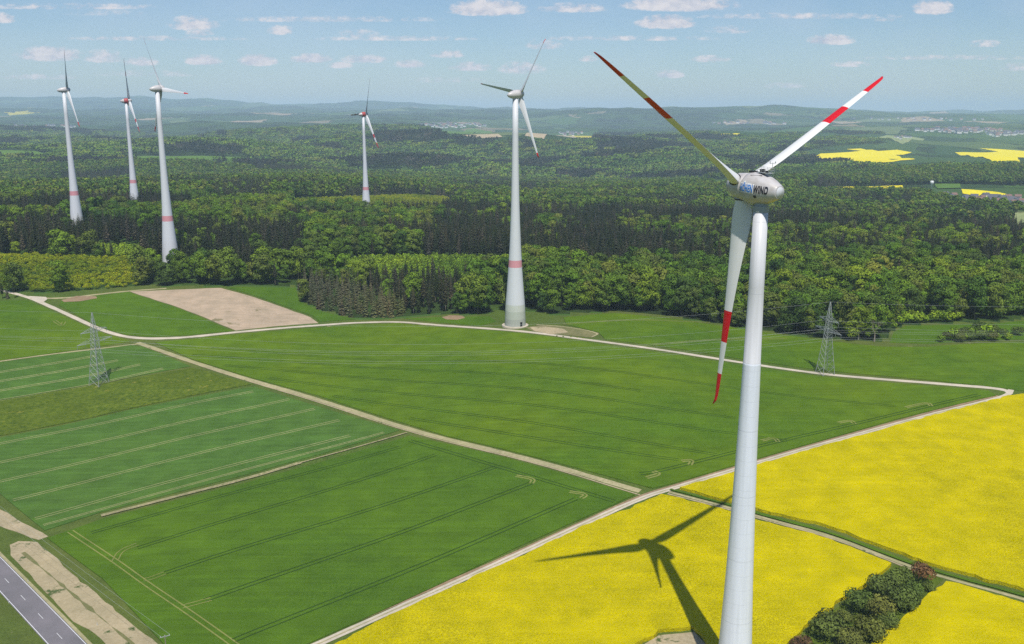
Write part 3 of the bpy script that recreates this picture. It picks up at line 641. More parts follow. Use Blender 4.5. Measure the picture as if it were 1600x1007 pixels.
def label_trees(sel, kindword, cat, name, crowns, trunks, r, X, Y, Z, px, smin, smax):
    """Nearest trees as things; within a stretch of wood the outermost ones are named one by one, the closed rows behind share a label."""
    by = {}
    for i in sel:
        for a, b, t in LM:
            if a <= px[i] < b: by.setdefault(t, []).append(i); break
    for t, idx in by.items():
        idx.sort(key=lambda i: math.hypot(X[i], Y[i])); front = sorted(idx[:6], key=lambda i: px[i]); back = idx[6:]
        for j, i in enumerate(front):
            tree(name, X[i], Y[i], Z[i]-.3, crowns[r.integers(len(crowns))], trunks[r.integers(len(trunks))], r.uniform(smin, smax), r.uniform(0, 6.28), '%s front-row %s tree from the left, %s' % (ORD[j], kindword, t), cat, '%s trees of the wood edge %s' % (kindword, t))
        for i in back:
            tree(name, X[i], Y[i], Z[i]-.3, crowns[r.integers(len(crowns))], trunks[r.integers(len(trunks))], r.uniform(smin, smax), r.uniform(0, 6.28), '%s tree crowded behind the front row, %s' % (kindword, t), cat, '%s trees in the rows behind %s' % (kindword, t))
gx, gy, D, H, px, py, spn, r = scatter(520, 1350, 6.2, 5)
keep = np.ones(len(gx), bool); keep[(spn == 1) & (r.random(len(gx)) < .42)] = False
inv = (px > -15) & (px < 1615)
def pick(mask, nmax=300):
    i = np.where(mask & keep & inv)[0]; i = i[np.argsort(D[i])][:nmax]; return i
ib = pick(spn == 1); label_trees(ib, 'broadleaf', 'broadleaf tree', 'broadleaf_tree', BL, BT, r, gx, gy, H, px, .68, 1.28); keep[ib] = False
isp = pick((spn == 2), 200); label_trees(isp, 'dark spruce', 'spruce tree', 'spruce_tree', SP, ST, r, gx, gy, H, px, .62, 1.0); keep[isp] = False
isv = pick(spn == 3, 100); keep[isv] = False
label_trees(isv, 'grey-green spruce', 'spruce tree', 'spruce_tree', SV, ST[:1], r, gx, gy, H, px, .7, 1.05)
for msk, nm, lb, ms, a, b in ((spn == 1, 'broadleaf_forest', 'closed canopy of mixed green broadleaf forest behind the fields', BL, .75, 1.2), (spn == 2, 'spruce_forest', 'dark spruce forest standing behind the fields', SP, .75, 1.1), (spn == 3, 'pale_spruce_forest', 'grey-green spruces filling the stand by the bare field', SV, .7, 1.1)):
    k = msk & keep
    if k.any(): stuff(nm, lb, gx[k], gy[k], H[k]-.3, ms, 31, a-.1, b+.12)
# young plantations: denser
gx, gy, D, H, px, py, spn, r = scatter(560, 2000, 4.2, 6)
k = (spn == 4); stuff('young_plantation', 'yellow-green young plantation of shrubby trees before the dark spruces', gx[k], gy[k], H[k]-.2, BU, 33, .6, 1.15)
k = (spn == 5); stuff('sapling_thicket', 'bright green thicket of saplings between the taller woods', gx[k], gy[k], H[k]-.2, BG, 34, .6, 1.1)
gx, gy, D, H, px, py, spn, r = scatter(1350, 3000, 9.5, 7)
k = spn == 2; stuff('far_spruce_forest', 'distant dark spruce forest on the rolling hills', gx[k], gy[k], H[k]-.5, SPf, 35, .8, 1.2)
k = (spn == 1); stuff('far_broadleaf_forest', 'distant green broadleaf forest on the rolling hills', gx[k], gy[k], H[k]-.5, BLf, 36, .8, 1.25)
gx, gy, D, H, px, py, spn, r = scatter(3000, 7000, 27, 8)
k = spn == 2; stuff('hill_spruce_forest', 'dark spruce woods on the hazy hills near the horizon', gx[k], gy[k], H[k]-1, CC, 37, .85, 1.2)
k = spn == 1; stuff('hill_broadleaf_forest', 'pale green woods on the hazy hills near the horizon', gx[k], gy[k], H[k]-1, CB, 38, .85, 1.2)

# small trees and bushes that stand alone
def single(name, px, py, crown, trunk, s, label, cat, group=None, off=0):
    p = ground(px, py)[0]; return tree(name, p[0], p[1], h1(*p)-.2+off, crown, trunk, s, random.uniform(0, 6), label, cat, group)
for q, s, w in ((4, .6, 'leftmost dark spruce in the small clump below the yellow-green plantation'), (12, .55, 'broad spruce at the middle of the small clump beside the track'), (23, .5, 'spruce nearest the track junction in the small left clump')):
    single('spruce_tree', q, 467-(q > 20)*1, SP[q % 6] if q != 12 else SV[0], ST[0], s, w, 'spruce tree', 'small spruces by the track junction')
# hedge strip of bushes in the rapeseed
HB = [setmat(bush(700+i, 5.2, 6.4, 1700, .25, 15), M['leaf_bush']) for i in range(5)]
RB = setmat(bush(720, 5, 5.6, 1100, .2, 9), M['leaf_red'])
hs = [(1440, 903, 1.0, 'R', 'reddish-brown bush at the top of the strip, beside the grass track'), (1452, 915, .45, 0, 'small green bush tucked under the reddish-brown bush'), (1408, 905, .85, 1, 'olive bush at the upper end of the strip, beside the reddish one'),
      (1425, 925, .8, 2, 'pale green bush below the reddish-brown bush'), (1380, 922, 1.05, 3, 'dark bush on the yellow field side, upper half of the strip'), (1408, 945, 1.0, 0, 'large olive bush bulging to the right-hand field'), (1342, 948, 1.05, 1, 'round green bush halfway down the strip, on its left flank'),
      (1372, 957, 1.0, 4, 'round green bush in the centre of the strip'), (1385, 972, .75, 2, 'dark low bush at the right flank, halfway down'), (1318, 965, .6, 3, 'small olive bush in the gap on the left flank'), (1292, 988, 1.15, 4, 'dense dark bush at the lower left end of the strip'),
      (1358, 992, 1.0, 0, 'leafy bush at the lower right end of the strip'), (1325, 1003, .9, 2, 'pale leafy bush cut by the lower border, between two darker ones'), (1250, 1010, .8, 'R', 'brown bush at the lowest corner of the strip'), (1340, 1030, 1.0, 3, 'bush below the leafy one, mostly out of view')]
for x, y, s, k, lb in hs[:-1]: single('red_bush' if k == 'R' else 'bush', x, y+9, RB if k == 'R' else HB[k], None, s*1.45, lb, 'bush', 'bushes of the strip between the rapeseed fields')
for i, (x, y, s) in enumerate([(1470, 533, .55), (1488, 531, .7), (1505, 531, .6), (1522, 529, .8), (1540, 528, .9), (1556, 530, .6), (1575, 530, .5)]):
    single('bush', x, y+2, BG[i % 3], None, s*1.5, '%s low green bush of the row in the sunken meadow, from the pylon side' % ORD[i], 'bush', 'low bushes in the sunken meadow')
for i, (x, y, s) in enumerate([(1478, 529, .8), (1496, 526, 1.0), (1512, 524, 1.1), (1530, 521, 1.2), (1548, 522, 1.1), (1564, 525, .9), (1498, 531, .9), (1532, 529, 1.0), (1550, 530, .8), (1590, 521, .9), (1515, 530, .9)]):
    single('bush', x, y+3, HB[i % 5], None, s*1.3, 'dark green bush of the dense hedge in the sunken meadow', 'bush', 'dense hedge in the sunken meadow')
for i, (x, y) in enumerate([(870, 526), (880, 527), (892, 527), (902, 528), (911, 529)]):
    single('bush', x, y, BU[i % 3], None, .22, '%s tiny dark sapling along the trampled plot, from the tower' % ORD[i], 'bush', 'saplings by the trampled plot')
# the bare grey tree
def bare_tree(seed, H):
    mb = MB(); r = random.Random(seed)
    def br(p, d, L, rad, lv):
        q = p+d*L; mb.tube(p, q, rad, rad*.6, 5 if lv < 2 else 3, cap=False)
        if lv == 5: return
        for i in range(3 if lv < 4 else 3):
            nd = (d+Vector((r.uniform(-1, 1), r.uniform(-1, 1), r.uniform(-.2, .7)))*.75).normalized(); br(q, nd, L*r.uniform(.62, .82), rad*.58, lv+1)
    br(Vector((0, 0, 0)), Vector((0, 0, 1)), H*.26, .35, 0)
    return mb
bt = empty('bare_tree', (0, 0, 0)); p = ground(1366, 534)[0]; bt.location = (p[0], p[1], h1(*p)-.2); tag(bt, 'bare grey-brown tree without leaves in front of the wood edge', 'bare tree')
b1 = bare_tree(3, 17); b1.build('branches', bt, [M['bark_pale']])
mb = MB(); mb.tube((0, 0, -.5), (0, 0, 4.3), .45, .36, 8); mb.build('trunk', bt, [M['bark_pale']])
bt = empty('bare_tree', (0, 0, 0)); p = ground(1341, 531)[0]; bt.location = (p[0], p[1], h1(*p)-.2); tag(bt, 'pale bare tree, the slimmer one, beside the lattice pylon', 'bare tree')
bare_tree(8, 13).build('branches', bt, [M['bark_pale']])
mb = MB(); mb.tube((0, 0, -.5), (0, 0, 3.3), .42, .34, 8); mb.build('trunk', bt, [M['bark_pale']])

# ------------------------------------------------------------------ wind turbines
def white(name, c, bands=None, span=1.0, rough=.35):
    """Painted shell; bands = red stretches of the object's own z, as fractions of span."""
    m, t, b = nt(name, rough, .4)
    v = objvec(t); base = mixc(t, noise(t, .8, 5, v), tuple(x*.94 for x in c), c)
    st = noise(t, 1.6, 4, objvec(t, (1, 1, .05))); base = mixc(t, mth(t, 'MULTIPLY', ramp(t, st, [(.5, (0, 0, 0)), (.8, (1, 1, 1))]), .25), base, tuple(x*.8 for x in c))
    if bands:
        tc = N(t, 'ShaderNodeTexCoord'); sx = N(t, 'ShaderNodeSeparateXYZ'); t.links.new(tc.outputs['Object'], sx.inputs[0])
        for lo, hi, cc in bands:
            k = mth(t, 'MULTIPLY', mth(t, 'GREATER_THAN', sx.outputs[2], lo*span), mth(t, 'LESS_THAN', sx.outputs[2], hi*span)); base = mixc(t, k, base, cc)
    t.links.new(base, b.inputs['Base Color']); return m
RED = (.56, .006, .014)
M['steel'] = white('tower_white', (.60, .61, .64)); M['nac'] = white('nacelle_white', (.52, .50, .50)); M['dark'] = plain('black_rubber', (.02, .02, .022), .6)
M['grey'] = plain('galvanised_steel', (.33, .35, .35), .5, .15); M['nacred'] = plain('nacelle_red', (.42, .07, .07), .5)
M['blue'] = plain('letter_blue', (.01, .17, .55), .4, .02); M['black'] = plain('letter_black', (.02, .02, .03), .4, .02); M['lwhite'] = plain('letter_white', (.75, .75, .75), .4, .02)
def blade_mesh(Rr, pitch, chord_k=1.0, hub=1.8):
    ch = [(0.03, 2.5, 1.0), (.055, 2.7, .95), (.085, 4.6, .55), (.13, 5.3, .38), (.19, 5.1, .30), (.27, 4.4, .26), (.38, 3.65, .23), (.5, 3.0, .21), (.62, 2.5, .19), (.74, 2.1, .18), (.85, 1.7, .17), (.93, 1.35, .16), (.97, 1.05, .16), (.99, .8, .16), (1.0, .55, .16)]
    v = []; f = []; k = 20
    fr = np.linspace(.03, 1, 44); c_ = np.interp(fr, [q[0] for q in ch], [q[1] for q in ch])*chord_k; th = np.interp(fr, [q[0] for q in ch], [q[2] for q in ch])
    for j, q in enumerate(fr):
        beta = pitch+R(38 if hub == 1.8 else 20)*(1-q)**2-R(1)
        sweep = -.7*max(0, (q-.96)/.04)**1.5*0.5; z = q*Rr; pre = -.55*max(0, (q-.965)/.035)**1.6
        for i in range(k):
            a = 2*math.pi*i/k; x = math.cos(a)*.5; y = math.sin(a)*.5*th[j]
            if q > .07: y *= (1-.75*max(0, -x*2)**1.3*1.0) if x < 0 else 1; x = x-.18     # sharp trailing edge, pitch axis near the leading edge
            X, Y = x*c_[j], y*c_[j]
            # x: tangential (leading +), y: downwind
            v.append((X*math.cos(beta)+Y*math.sin(beta)+sweep*.5, -X*math.sin(beta)+Y*math.cos(beta)+pre, z))
    for j in range(len(fr)-1):
        for i in range(k): f.append((j*k+i, j*k+(i+1) % k, (j+1)*k+(i+1) % k, (j+1)*k+i))
    f.append(tuple(range(k-1, -1, -1))); f.append(tuple((len(fr)-1)*k+i for i in range(k)))
    return mesh('blade', v, f, True)
def axes(yaw, tilt):
    nn = Vector((math.sin(yaw)*math.cos(tilt), math.cos(yaw)*math.cos(tilt), math.sin(tilt))); a = Vector((math.cos(yaw), -math.sin(yaw), 0)); return nn, a, a.cross(nn)
def turbine(label, base, hubh, yaw, tilt, phase, Rr, ov, prof, towermats, blademat, nacmat, pitch, scale=1.0, group='wind turbines', big=False, towsplit=None):
    x, y, z = base; root = empty('wind_turbine', (x, y, z)); tag(root, label, 'wind turbine', group)
    v, f = lathe(prof, 56); k = 56; mi = []
    for q in f: mi.append(0)
    tw = obj('tower', mesh('tower', v, f, True, mi), root, [towermats])
    nn, a, b = axes(yaw, tilt)
    if b.z < 0: b = -b
    hub = nn*ov+Vector((0, 0, hubh))
    # nacelle: lathe about the rotor axis, s runs to the tail
    s = scale
    pr = [(4.3, .3), (4.1, .9), (3.6, 1.6), (2.7, 2.35), (1.0, 2.95), (-1.4, 3.25), (-2.0, 3.3), (-2.12, 3.18), (-2.25, 3.42), (-3.4, 3.7), (-4.6, 3.8), (-6, 3.65), (-7.6, 3.25), (-9.2, 2.65), (-10.3, 2.1), (-11.0, 1.72), (-11.3, 1.55), (-11.35, 1.42)]
    if not big: pr = [(2.6, .3), (2.3, 1.1), (1.5, 1.8), (.4, 2.3), (-1.0, 2.5), (-1.1, 2.4), (-1.2, 2.6), (-3, 2.65), (-5, 2.4), (-7, 1.9), (-8.6, 1.2), (-9.3, .6), (-9.4, .2)]
    rot = Matrix((a, -b, nn)).transposed().to_4x4()
    nb = [q for q in pr if q[0] <= (-2.12 if big else -1.1)]; sb = [q for q in pr if q[0] >= (-2.12 if big else -1.1)]
    nv, nf = lathe([(q[0]*s, q[1]*s) for q in nb][::-1], 48); nac = obj('nacelle', mesh('nacelle', nv, nf, True), root, [nacmat]); nac.matrix_local = Matrix.Translation(hub)@rot
    sv, sf = lathe([(q[0]*s, q[1]*s) for q in sb][::-1], 48); spn_ = obj('spinner', mesh('spinner', sv, sf, True), root, [nacmat]); spn_.matrix_local = Matrix.Translation(hub)@rot
    # neck between tower and nacelle
    mb = MB(); mb.tube((0, 0, prof[-1][0]-.3), (0, 0, hubh-1.2*s), prof[-1][1]*.94, prof[-1][1]*1.02, 24); mb.build('yaw_bearing', root, [M['grey']])
    bm_ = blade_mesh(Rr, pitch, .95 if big else .72*Rr/41, 1.8 if big else 1)
    bm_.materials.append(blademat)
    for i in range(3):
        ph = phase+i*2*math.pi/3; e = a*math.cos(ph)+b*math.sin(ph); t_ = -a*math.sin(ph)+b*math.cos(ph)
        bl = obj('blade', bm_, root); m = Matrix((t_, -nn, e)).transposed().to_4x4(); bl.matrix_local = Matrix.Translation(hub)@m
        mb = MB(); mb.tube((0, 0, 1.3*s), (0, 0, 2.9*s if not big else 3.25), 1.5 if big else 1.0, 1.42 if big else .95, 20); q = mb.build('blade_socket', root, [nacmat]); q.matrix_local = Matrix.Translation(hub)@m
    return root, tw, nac, hub, rot
prof82 = [(-1, 6.55), (0, 6.5), (.06, 6.15), (.09, 6.0), (.16, 5.2), (.22, 4.6), (.28, 4.05), (.36, 3.45), (.45, 2.95), (.56, 2.45), (.7, 2.1), (.85, 1.8), (1.0, 1.6)]
def prof(H, p=prof82, k=1.0): return [(z*H if z > 0 else z*2, r_*k) for z, r_ in p]
PINK = (.60, .27, .30)
def towermat(name, H, band=True, green=False):
    bands = [(.268, .300, PINK)] if band else []
    if green: bands += [(-.1, .035, (.36, .38, .33)), (.035, .07, (.42, .45, .38)), (.07, .10, (.50, .52, .46))]
    return white(name, (.62, .63, .66), bands, H, .5)
bl82 = white('blade_red_tip', (.62, .63, .65), [(.87, 1.1, RED)], 41); bl101 = white('blade_banded', (.62, .63, .65), [(.85, 1.1, (.42, .05, .06)), (.60, .70, (.42, .05, .06))], 51)
def far_turbine(label, px, D, py, hubpx, yaw, phase, Rr, red=False, tilt=5, band=True, green=False, sc_=1.0, pitch=28, kprof=1.0):
    x, y = foot(px, D, py); z = h1(x, y)
    a, b, c = ray(*hubpx); hubh = CZ+c/b*y-z; print('turbine', px, 'z', round(z, 1), 'hub', round(hubh, 1))
    Hh = hubh-2.3*sc_
    t = turbine(label, (x, y, z), hubh, R(yaw), R(tilt), R(phase), Rr, 3.6*sc_, prof(Hh, k=kprof), towermat('tower_paint', Hh, band, green), bl82 if Rr < 45 else bl101, M['nac'], R(pitch), sc_)
    if red:
        mb = MB(); root, tw, nac, hub, rot = t
        v, f = lathe([(-5.6*sc_, 2.35*sc_), (-4.6*sc_, 2.56*sc_), (-3*sc_, 2.72*sc_), (-1.6*sc_, 2.72*sc_)], 32); q = obj('red_cowling', mesh('red_cowling', v, f, True), nac, [M['nacred']])
    # door at the foot and a round concrete foundation
    mb = MB(); mb.tube((0, 0, -1.2), (0, 0, .35), 8.3, 8.1, 40); mb.build('foundation', t[0], [M['track']])
    rb_ = prof82[1][1]*kprof; mb = MB(); mb.box((rb_*.55, -rb_*.80, 1.8), (1.5, .5, 2.6), Matrix.Rotation(R(34), 3, 'Z')); mb.build('door', tw_(t), [M['dark']])
    return t
def tw_(t): return t[1]
# the near turbine
HX, HY, HZ = 54.6, 221.7, CZ-17.0
nn_, a_, b_ = axes(R(-33.8), R(4))
TX, TY = HX-nn_.x*6.1, HY-nn_.y*6.1; TZ = h1(TX, TY); hub_h = HZ-nn_.z*6.1-TZ; TH = hub_h-3.9; print('main turbine', TX, TY, TZ, hub_h)
pm = [(-1.5, 4.75), (0, 4.7), (.04, 4.55), (.12, 4.1), (.25, 3.45), (.42, 2.85), (.56, 2.42), (.70, 2.12), (.7035, 2.12), (.704, 2.06), (.85, 1.82), (1.0, 1.68)]
pm = [(z*TH if z > 0 else z, r_) for z, r_ in pm]
def big_tower_mat():
    m, t, b = nt('big_tower_paint', .45, .4)
    tc = N(t, 'ShaderNodeTexCoord'); sx = N(t, 'ShaderNodeSeparateXYZ'); t.links.new(tc.outputs['Object'], sx.inputs[0]); z = sx.outputs[2]
    v = objvec(t); st = noise(t, 1.1, 5, objvec(t, (1, 1, .03)))
    low = mixc(t, ramp(t, st, [(.42, (0, 0, 0)), (.75, (1, 1, 1))]), (.72, .75, .82), (.63, .66, .72)); up = mixc(t, ramp(t, st, [(.4, (0, 0, 0)), (.75, (1, 1, 1))]), (.60, .60, .62), (.50, .50, .50))
    base = mixc(t, mth(t, 'GREATER_THAN', z, .7035*TH), low, up)
    seam = mth(t, 'LESS_THAN', mth(t, 'FRACT', mth(t, 'DIVIDE', z, 3.8)), .018); seam = mth(t, 'MULTIPLY', seam, mth(t, 'LESS_THAN', z, .7*TH))
    big = mth(t, 'LESS_THAN', mth(t, 'FRACT', mth(t, 'DIVIDE', mth(t, 'SUBTRACT', z, .7035*TH), 17.0)), .008)
    base = mixc(t, mth(t, 'MULTIPLY', mth(t, 'MAXIMUM', seam, big), .35), base, (.3, .31, .33))
    t.links.new(base, b.inputs['Base Color']); return m
bbl = white('big_blade_paint', (.72, .72, .70), [(.85, 1.2, RED), (.555, .70, RED)], 55)
def nacelle_mat():
    m, t, b = nt('big_nacelle_paint', .38, .5)
    v = objvec(t, (1, 1, .15)); st = noise(t, 1.4, 5, v); dirt = noise(t, .5, 5, objvec(t))
    base = mixc(t, ramp(t, st, [(.4, (0, 0, 0)), (.7, (1, 1, 1))]), (.50, .48, .48), (.42, .39, .37)); base = mixc(t, ramp(t, dirt, [(.5, (0, 0, 0)), (.75, (.6, .6, .6))]), base, (.33, .29, .25))
    t.links.new(base, b.inputs['Base Color']); return m
root, tw, nac, hub, rot = turbine('huge near turbine with grey egg-shaped nacelle, lettering and red-banded blades over rapeseed', (TX, TY, TZ), hub_h, R(-33.8), R(4), R(28.5), 55, 6.1, pm, big_tower_mat(), bbl, nacelle_mat(), R(81), 1.0, 'wind turbines', True)
mb = MB(); mb.tube((0, 0, -1.2), (0, 0, .4), 9.0, 8.8, 48); mb.build('foundation', root, [M['track']])
mb = MB(); mb.box((0, -4.55, 2.0), (1.5, .6, 2.6)); mb.build('door', tw, [M['dark']])
# lettering wrapped on the flank that faces the fields
def nac_r(s):
    P_ = [(2.25, 3.42), (3.4, 3.7), (4.6, 3.8), (6, 3.65), (7.6, 3.25), (9.2, 2.65), (10.3, 2.1), (11.0, 1.72)]
    return float(np.interp(s, [p[0] for p in P_], [p[1] for p in P_]))
side = -1.0 if a_.dot(Vector((0, -1, 0))) < 0 else 1.0
def wrap(p2, lift):
    """(along to the tail, up the flank) to the nacelle's own space."""
    s_, u_ = p2; r_ = nac_r(s_)+lift; th = u_/nac_r(s_)
    return (side*r_*math.cos(th), -r_*math.sin(th), -s_)
def letters(text, s0, width, u0, hgt, mat, lift, fat, name):
    cu = bpy.data.curves.new('txt', 'FONT'); cu.body = text; cu.offset = fat; cu.size = 1; cu.space_character = 1.08; cu.fill_mode = 'FRONT'; cu.resolution_u = 3
    t = bpy.data.objects.new('txt', cu); col.objects.link(t); bpy.context.view_layer.update()
    me = bpy.data.meshes.new_from_object(t.evaluated_get(bpy.context.evaluated_depsgraph_get())); bpy.data.objects.remove(t)
    co = np.array([v.co[:] for v in me.vertices]); x0, x1 = co[:, 0].min(), co[:, 0].max()
    import bmesh
    bm = bmesh.new(); bm.from_mesh(me); bmesh.ops.triangulate(bm, faces=bm.faces[:])
    for _ in range(3): bmesh.ops.subdivide_edges(bm, edges=[q for q in bm.edges if q.calc_length() > .12], cuts=1)
    bmesh.ops.triangulate(bm, faces=bm.faces[:]); bm.to_mesh(me); bm.free()
    for v in me.vertices:
        v.co = wrap((s0+(v.co.x-x0)/(x1-x0)*width, u0+v.co.y/.73*hgt), lift)
    me.name = name; return obj(name, me, nac, [mat])
letters('HÖHEN', 2.5, 4.0, -.56, 1.86, M['lwhite'], .05, .10, 'lettering_outline')
letters('HÖHEN', 2.65, 3.7, -.50, 1.70, M['blue'], .09, .035, 'lettering')
letters('WIND', 6.55, 3.35, -.50, 1.70, M['black'], .11, .035, 'lettering')
mb = MB(); q_ = [wrap(p, .1) for p in ((6.6, -1.75), (7.2, -1.75), (7.2, -1.15), (6.6, -1.15))]; mb.add(q_, [(0, 1, 2, 3)]); mb.build('emblem', nac, [M['black']])
mb = MB(); v, f = lathe([(-11.45, 1.22), (-11.36, 1.26)], 32); mb.add(v, f); mb.build('tail_disc', nac, [M['steel']], True)
# roof gear: hatch, platform with rails, wind vane mast (nacelle space: -y is up, -z to the tail)
mb = MB(); mb.box((0, -3.95, -6.6), (2.0, .12, 3.2)); mb.build('platform', nac, [M['grey']])
mb = MB()
for x in (-1, 1):
    for z in (-5.0, -6.1, -7.1, -8.2): mb.tube((x, -4.0, z), (x, -5.1, z), .035, k=5)
    for y in (-4.55, -5.1): mb.tube((x, y, -5.0), (x, y, -8.2), .035, k=5)
for z in (-5.0, -8.2):
    for y in (-4.55, -5.1): mb.tube((-1, y, z), (1, y, z), .035, k=5)
mb.build('railing', nac, [M['grey']])
mb = MB(); mb.tube((.4, -3.4, -8.0), (.4, -6.4, -8.0), .06, k=6); mb.tube((-.5, -6.2, -8.0), (1.3, -6.2, -8.0), .05, k=5); mb.tube((-.5, -6.2, -8), (-.5, -6.7, -8), .09, k=6); mb.tube((1.3, -6.2, -8), (1.3, -6.6, -8), .12, k=6); mb.build('weather_mast', nac, [M['grey']])
mb = MB(); mb.box((0, -4.3, -5.6), (.9, .7, .9)); mb.box((-.2, -4.2, -7.2), (.6, .5, .6)); mb.build('roof_box', nac, [M['dark']])
mb = MB(); mb.box((0, -3.75, -3.0), (1.7, .4, 1.3)); mb.build('hatch', nac, [M['dark']])
mb = MB(); mb.tube((-2.2, -3.1, -4.2), (-1.3, -3.3, -6.8), .09, k=6); mb.build('cable_duct', nac, [M['dark']])
def socket_seal():
    for o in root.children:
        if o.name.startswith('blade_socket'):
            v, f = lathe([(3.05, 1.5), (3.3, 1.5)], 24); me = mesh('seal', v, f, True); q = obj('seal', me, o, [M['dark']])
socket_seal()
mb = MB(); mb.tube((0, 0, TH-1.3), (0, 0, TH+.1), 1.78, 1.9, 28); mb.build('tower_collar', root, [M['grey']])

far_turbine('leftmost turbine, white with a pink band, rising out of the dark spruces', 122, 918, 362, (112, 141), 54, 62, 41, sc_=1.0)
far_turbine('small turbine with red nacelle between the two left-hand white ones', 212, 1177, 330, (206, 158), 60, 74, 52, red=True, sc_=1.15)
far_turbine('tall white turbine behind the bare field, one blade pointing up-left, pink tower band', 268, 722, 418, (260, 139), 45, 114, 41)
far_turbine('farthest small turbine with red nacelle, above the yellow-green wood', 573, 1258, 338, (575, 179), 57, 62, 52, red=True, sc_=1.15)
far_turbine('middle white turbine with flared greenish foot, standing by the gravel track', 805, 554, 508, (817, 148), 51, 50, 38.5, green=True)

# ------------------------------------------------------------------ lattice pylons, wires, pole, posts
def pylon_geo(Hp=39.0):
    out = {}
    w = lambda z: np.interp(z, [0, .5*Hp, .78*Hp, Hp], [3.5, 1.55, 1.0, .12])
    mb = MB(); zs = [0, 4.2, 8, 11.5, 14.6, 17.4, 20, 22.3, 24.4, 26.5, 28.6, 30.7, 33, 36, Hp]; cs = [(-1, -1), (1, -1), (1, 1), (-1, 1)]
    for z0, z1 in zip(zs, zs[1:]):
        a, b = w(z0), w(z1)
        for i in range(4):
            c, d = cs[i], cs[(i+1) % 4]
            mb.tube((c[0]*a, c[1]*a, z0), (c[0]*b, c[1]*b, z1), .13, k=4)
            mb.tube((c[0]*a, c[1]*a, z0), (d[0]*b, d[1]*b, z1), .065, k=3); mb.tube((d[0]*a, d[1]*a, z0), (c[0]*b, c[1]*b, z1), .065, k=3)
            mb.tube((c[0]*b, c[1]*b, z1), (d[0]*b, d[1]*b, z1), .055, k=3)
    out['mast'] = mesh('mast', mb.v, mb.f)
    for nm, z, L in (('upper', .745*Hp, 8.6), ('lower', .60*Hp, 11.5)):
        mb = MB(); a = w(z)
        for s in (-1, 1):
            for e in (-1, 1):
                mb.tube((e*a, s*a, z), (0, s*L, z+.3), .09, k=4); mb.tube((e*a, s*a, z+1.9), (0, s*L, z+.4), .075, k=4)
            for j in range(5):
                q0, q1 = j/5, (j+.5)/5
                for e in (-1, 1):
                    mb.tube((e*a*(1-q0), s*(a+(L-a)*q0), z+.3*q0), (e*a*(1-q1), s*(a+(L-a)*q1), z+1.9*(1-q1)+.4*q1), .05, k=3)
                mb.tube((-a*(1-q0), s*(a+(L-a)*q0), z+.3*q0), (a*(1-q1), s*(a+(L-a)*q1), z+.3*q1), .05, k=3)
        out[nm] = mesh('crossarm', mb.v, mb.f)
    mb = MB()
    for j in range(6): mb.tube((0, 0, -.2-.3*j), (0, 0, -.38-.3*j), .15, .06, 8)
    mb.tube((0, 0, 0), (0, 0, -2.0), .04, k=4); out['insulator'] = mesh('insulator', mb.v, mb.f)
    for m in out.values(): m.materials.append(M['grey'])
    return out
PG = pylon_geo(); HPY = 39.0
ATT = [(0, 0, HPY)]+[(0, s*8.3, .745*HPY-1.8) for s in (-1, 1)]+[(0, s*L, .60*HPY-1.8) for s in (-1, 1) for L in (11.2, 6.4)]
def pylon(x, y, rz, label):
    z = h1(x, y); e = empty('lattice_pylon', (x, y, z-.2), rz); tag(e, label, 'pylon', 'lattice pylons')
    obj('mast', PG['mast'], e); obj('crossarm', PG['upper'], e); obj('crossarm', PG['lower'], e)
    for q in ATT[1:]: i = obj('insulator', PG['insulator'], e); i.location = (q[0], q[1], q[2]+1.9)
    return e
def pfoot(px, py): return ground(px, py)[0]
pl, pr_ = pfoot(155, 601), pfoot(1289, 584)
py1 = pylon(pl[0], pl[1], math.atan2(-8.6, 20)+0.0, 'grey lattice pylon at the border of the bluish field and the rough meadow')
py2 = pylon(pr_[0], pr_[1], math.atan2(5.6, 20), 'grey lattice pylon straddling the gravel track before the wood')
def world_att(e):
    c, s = math.cos(e[2]), math.sin(e[2]); return [Vector((e[0]+c*p[0]-s*p[1], e[1]+s*p[0]+c*p[1], e[3]+p[2])) for p in ATT]
nodes = [(-640, 560, math.atan2(-8.6, 20)), (pl[0], pl[1], math.atan2(-8.6, 20)), (pr_[0], pr_[1], math.atan2(5.6, 20)), (600, 560, .3)]
nodes = [(a, b, c, h1(a, b)-.2) for a, b, c in nodes]
names = ['thin earth wire at the pylon tips', 'upper wire on the near side', 'upper wire on the far side', 'lower outer wire on the near side', 'lower inner wire on the near side', 'lower outer wire on the far side', 'lower inner wire on the far side']
for (A_, B_, wh, sag) in ((nodes[0], nodes[1], 'leading left from the pylon in the meadow', 9), (nodes[1], nodes[2], 'strung between the two lattice pylons', 10), (nodes[2], nodes[3], 'leading right from the pylon on the track', 8)):
    for p, q, nm in zip(world_att(A_), world_att(B_), names):
        mb = MB(); K_ = 28; P_ = [p.lerp(q, i/K_)-Vector((0, 0, 4*sag*(i/K_)*(1-i/K_))) for i in range(K_+1)]
        for u_, v_ in zip(P_, P_[1:]): mb.tube(u_, v_, .03, k=4, cap=False)
        tag(mb.build('power_line', None, [M['grey']]), nm+', '+wh, 'power line', 'power lines of the pylons')
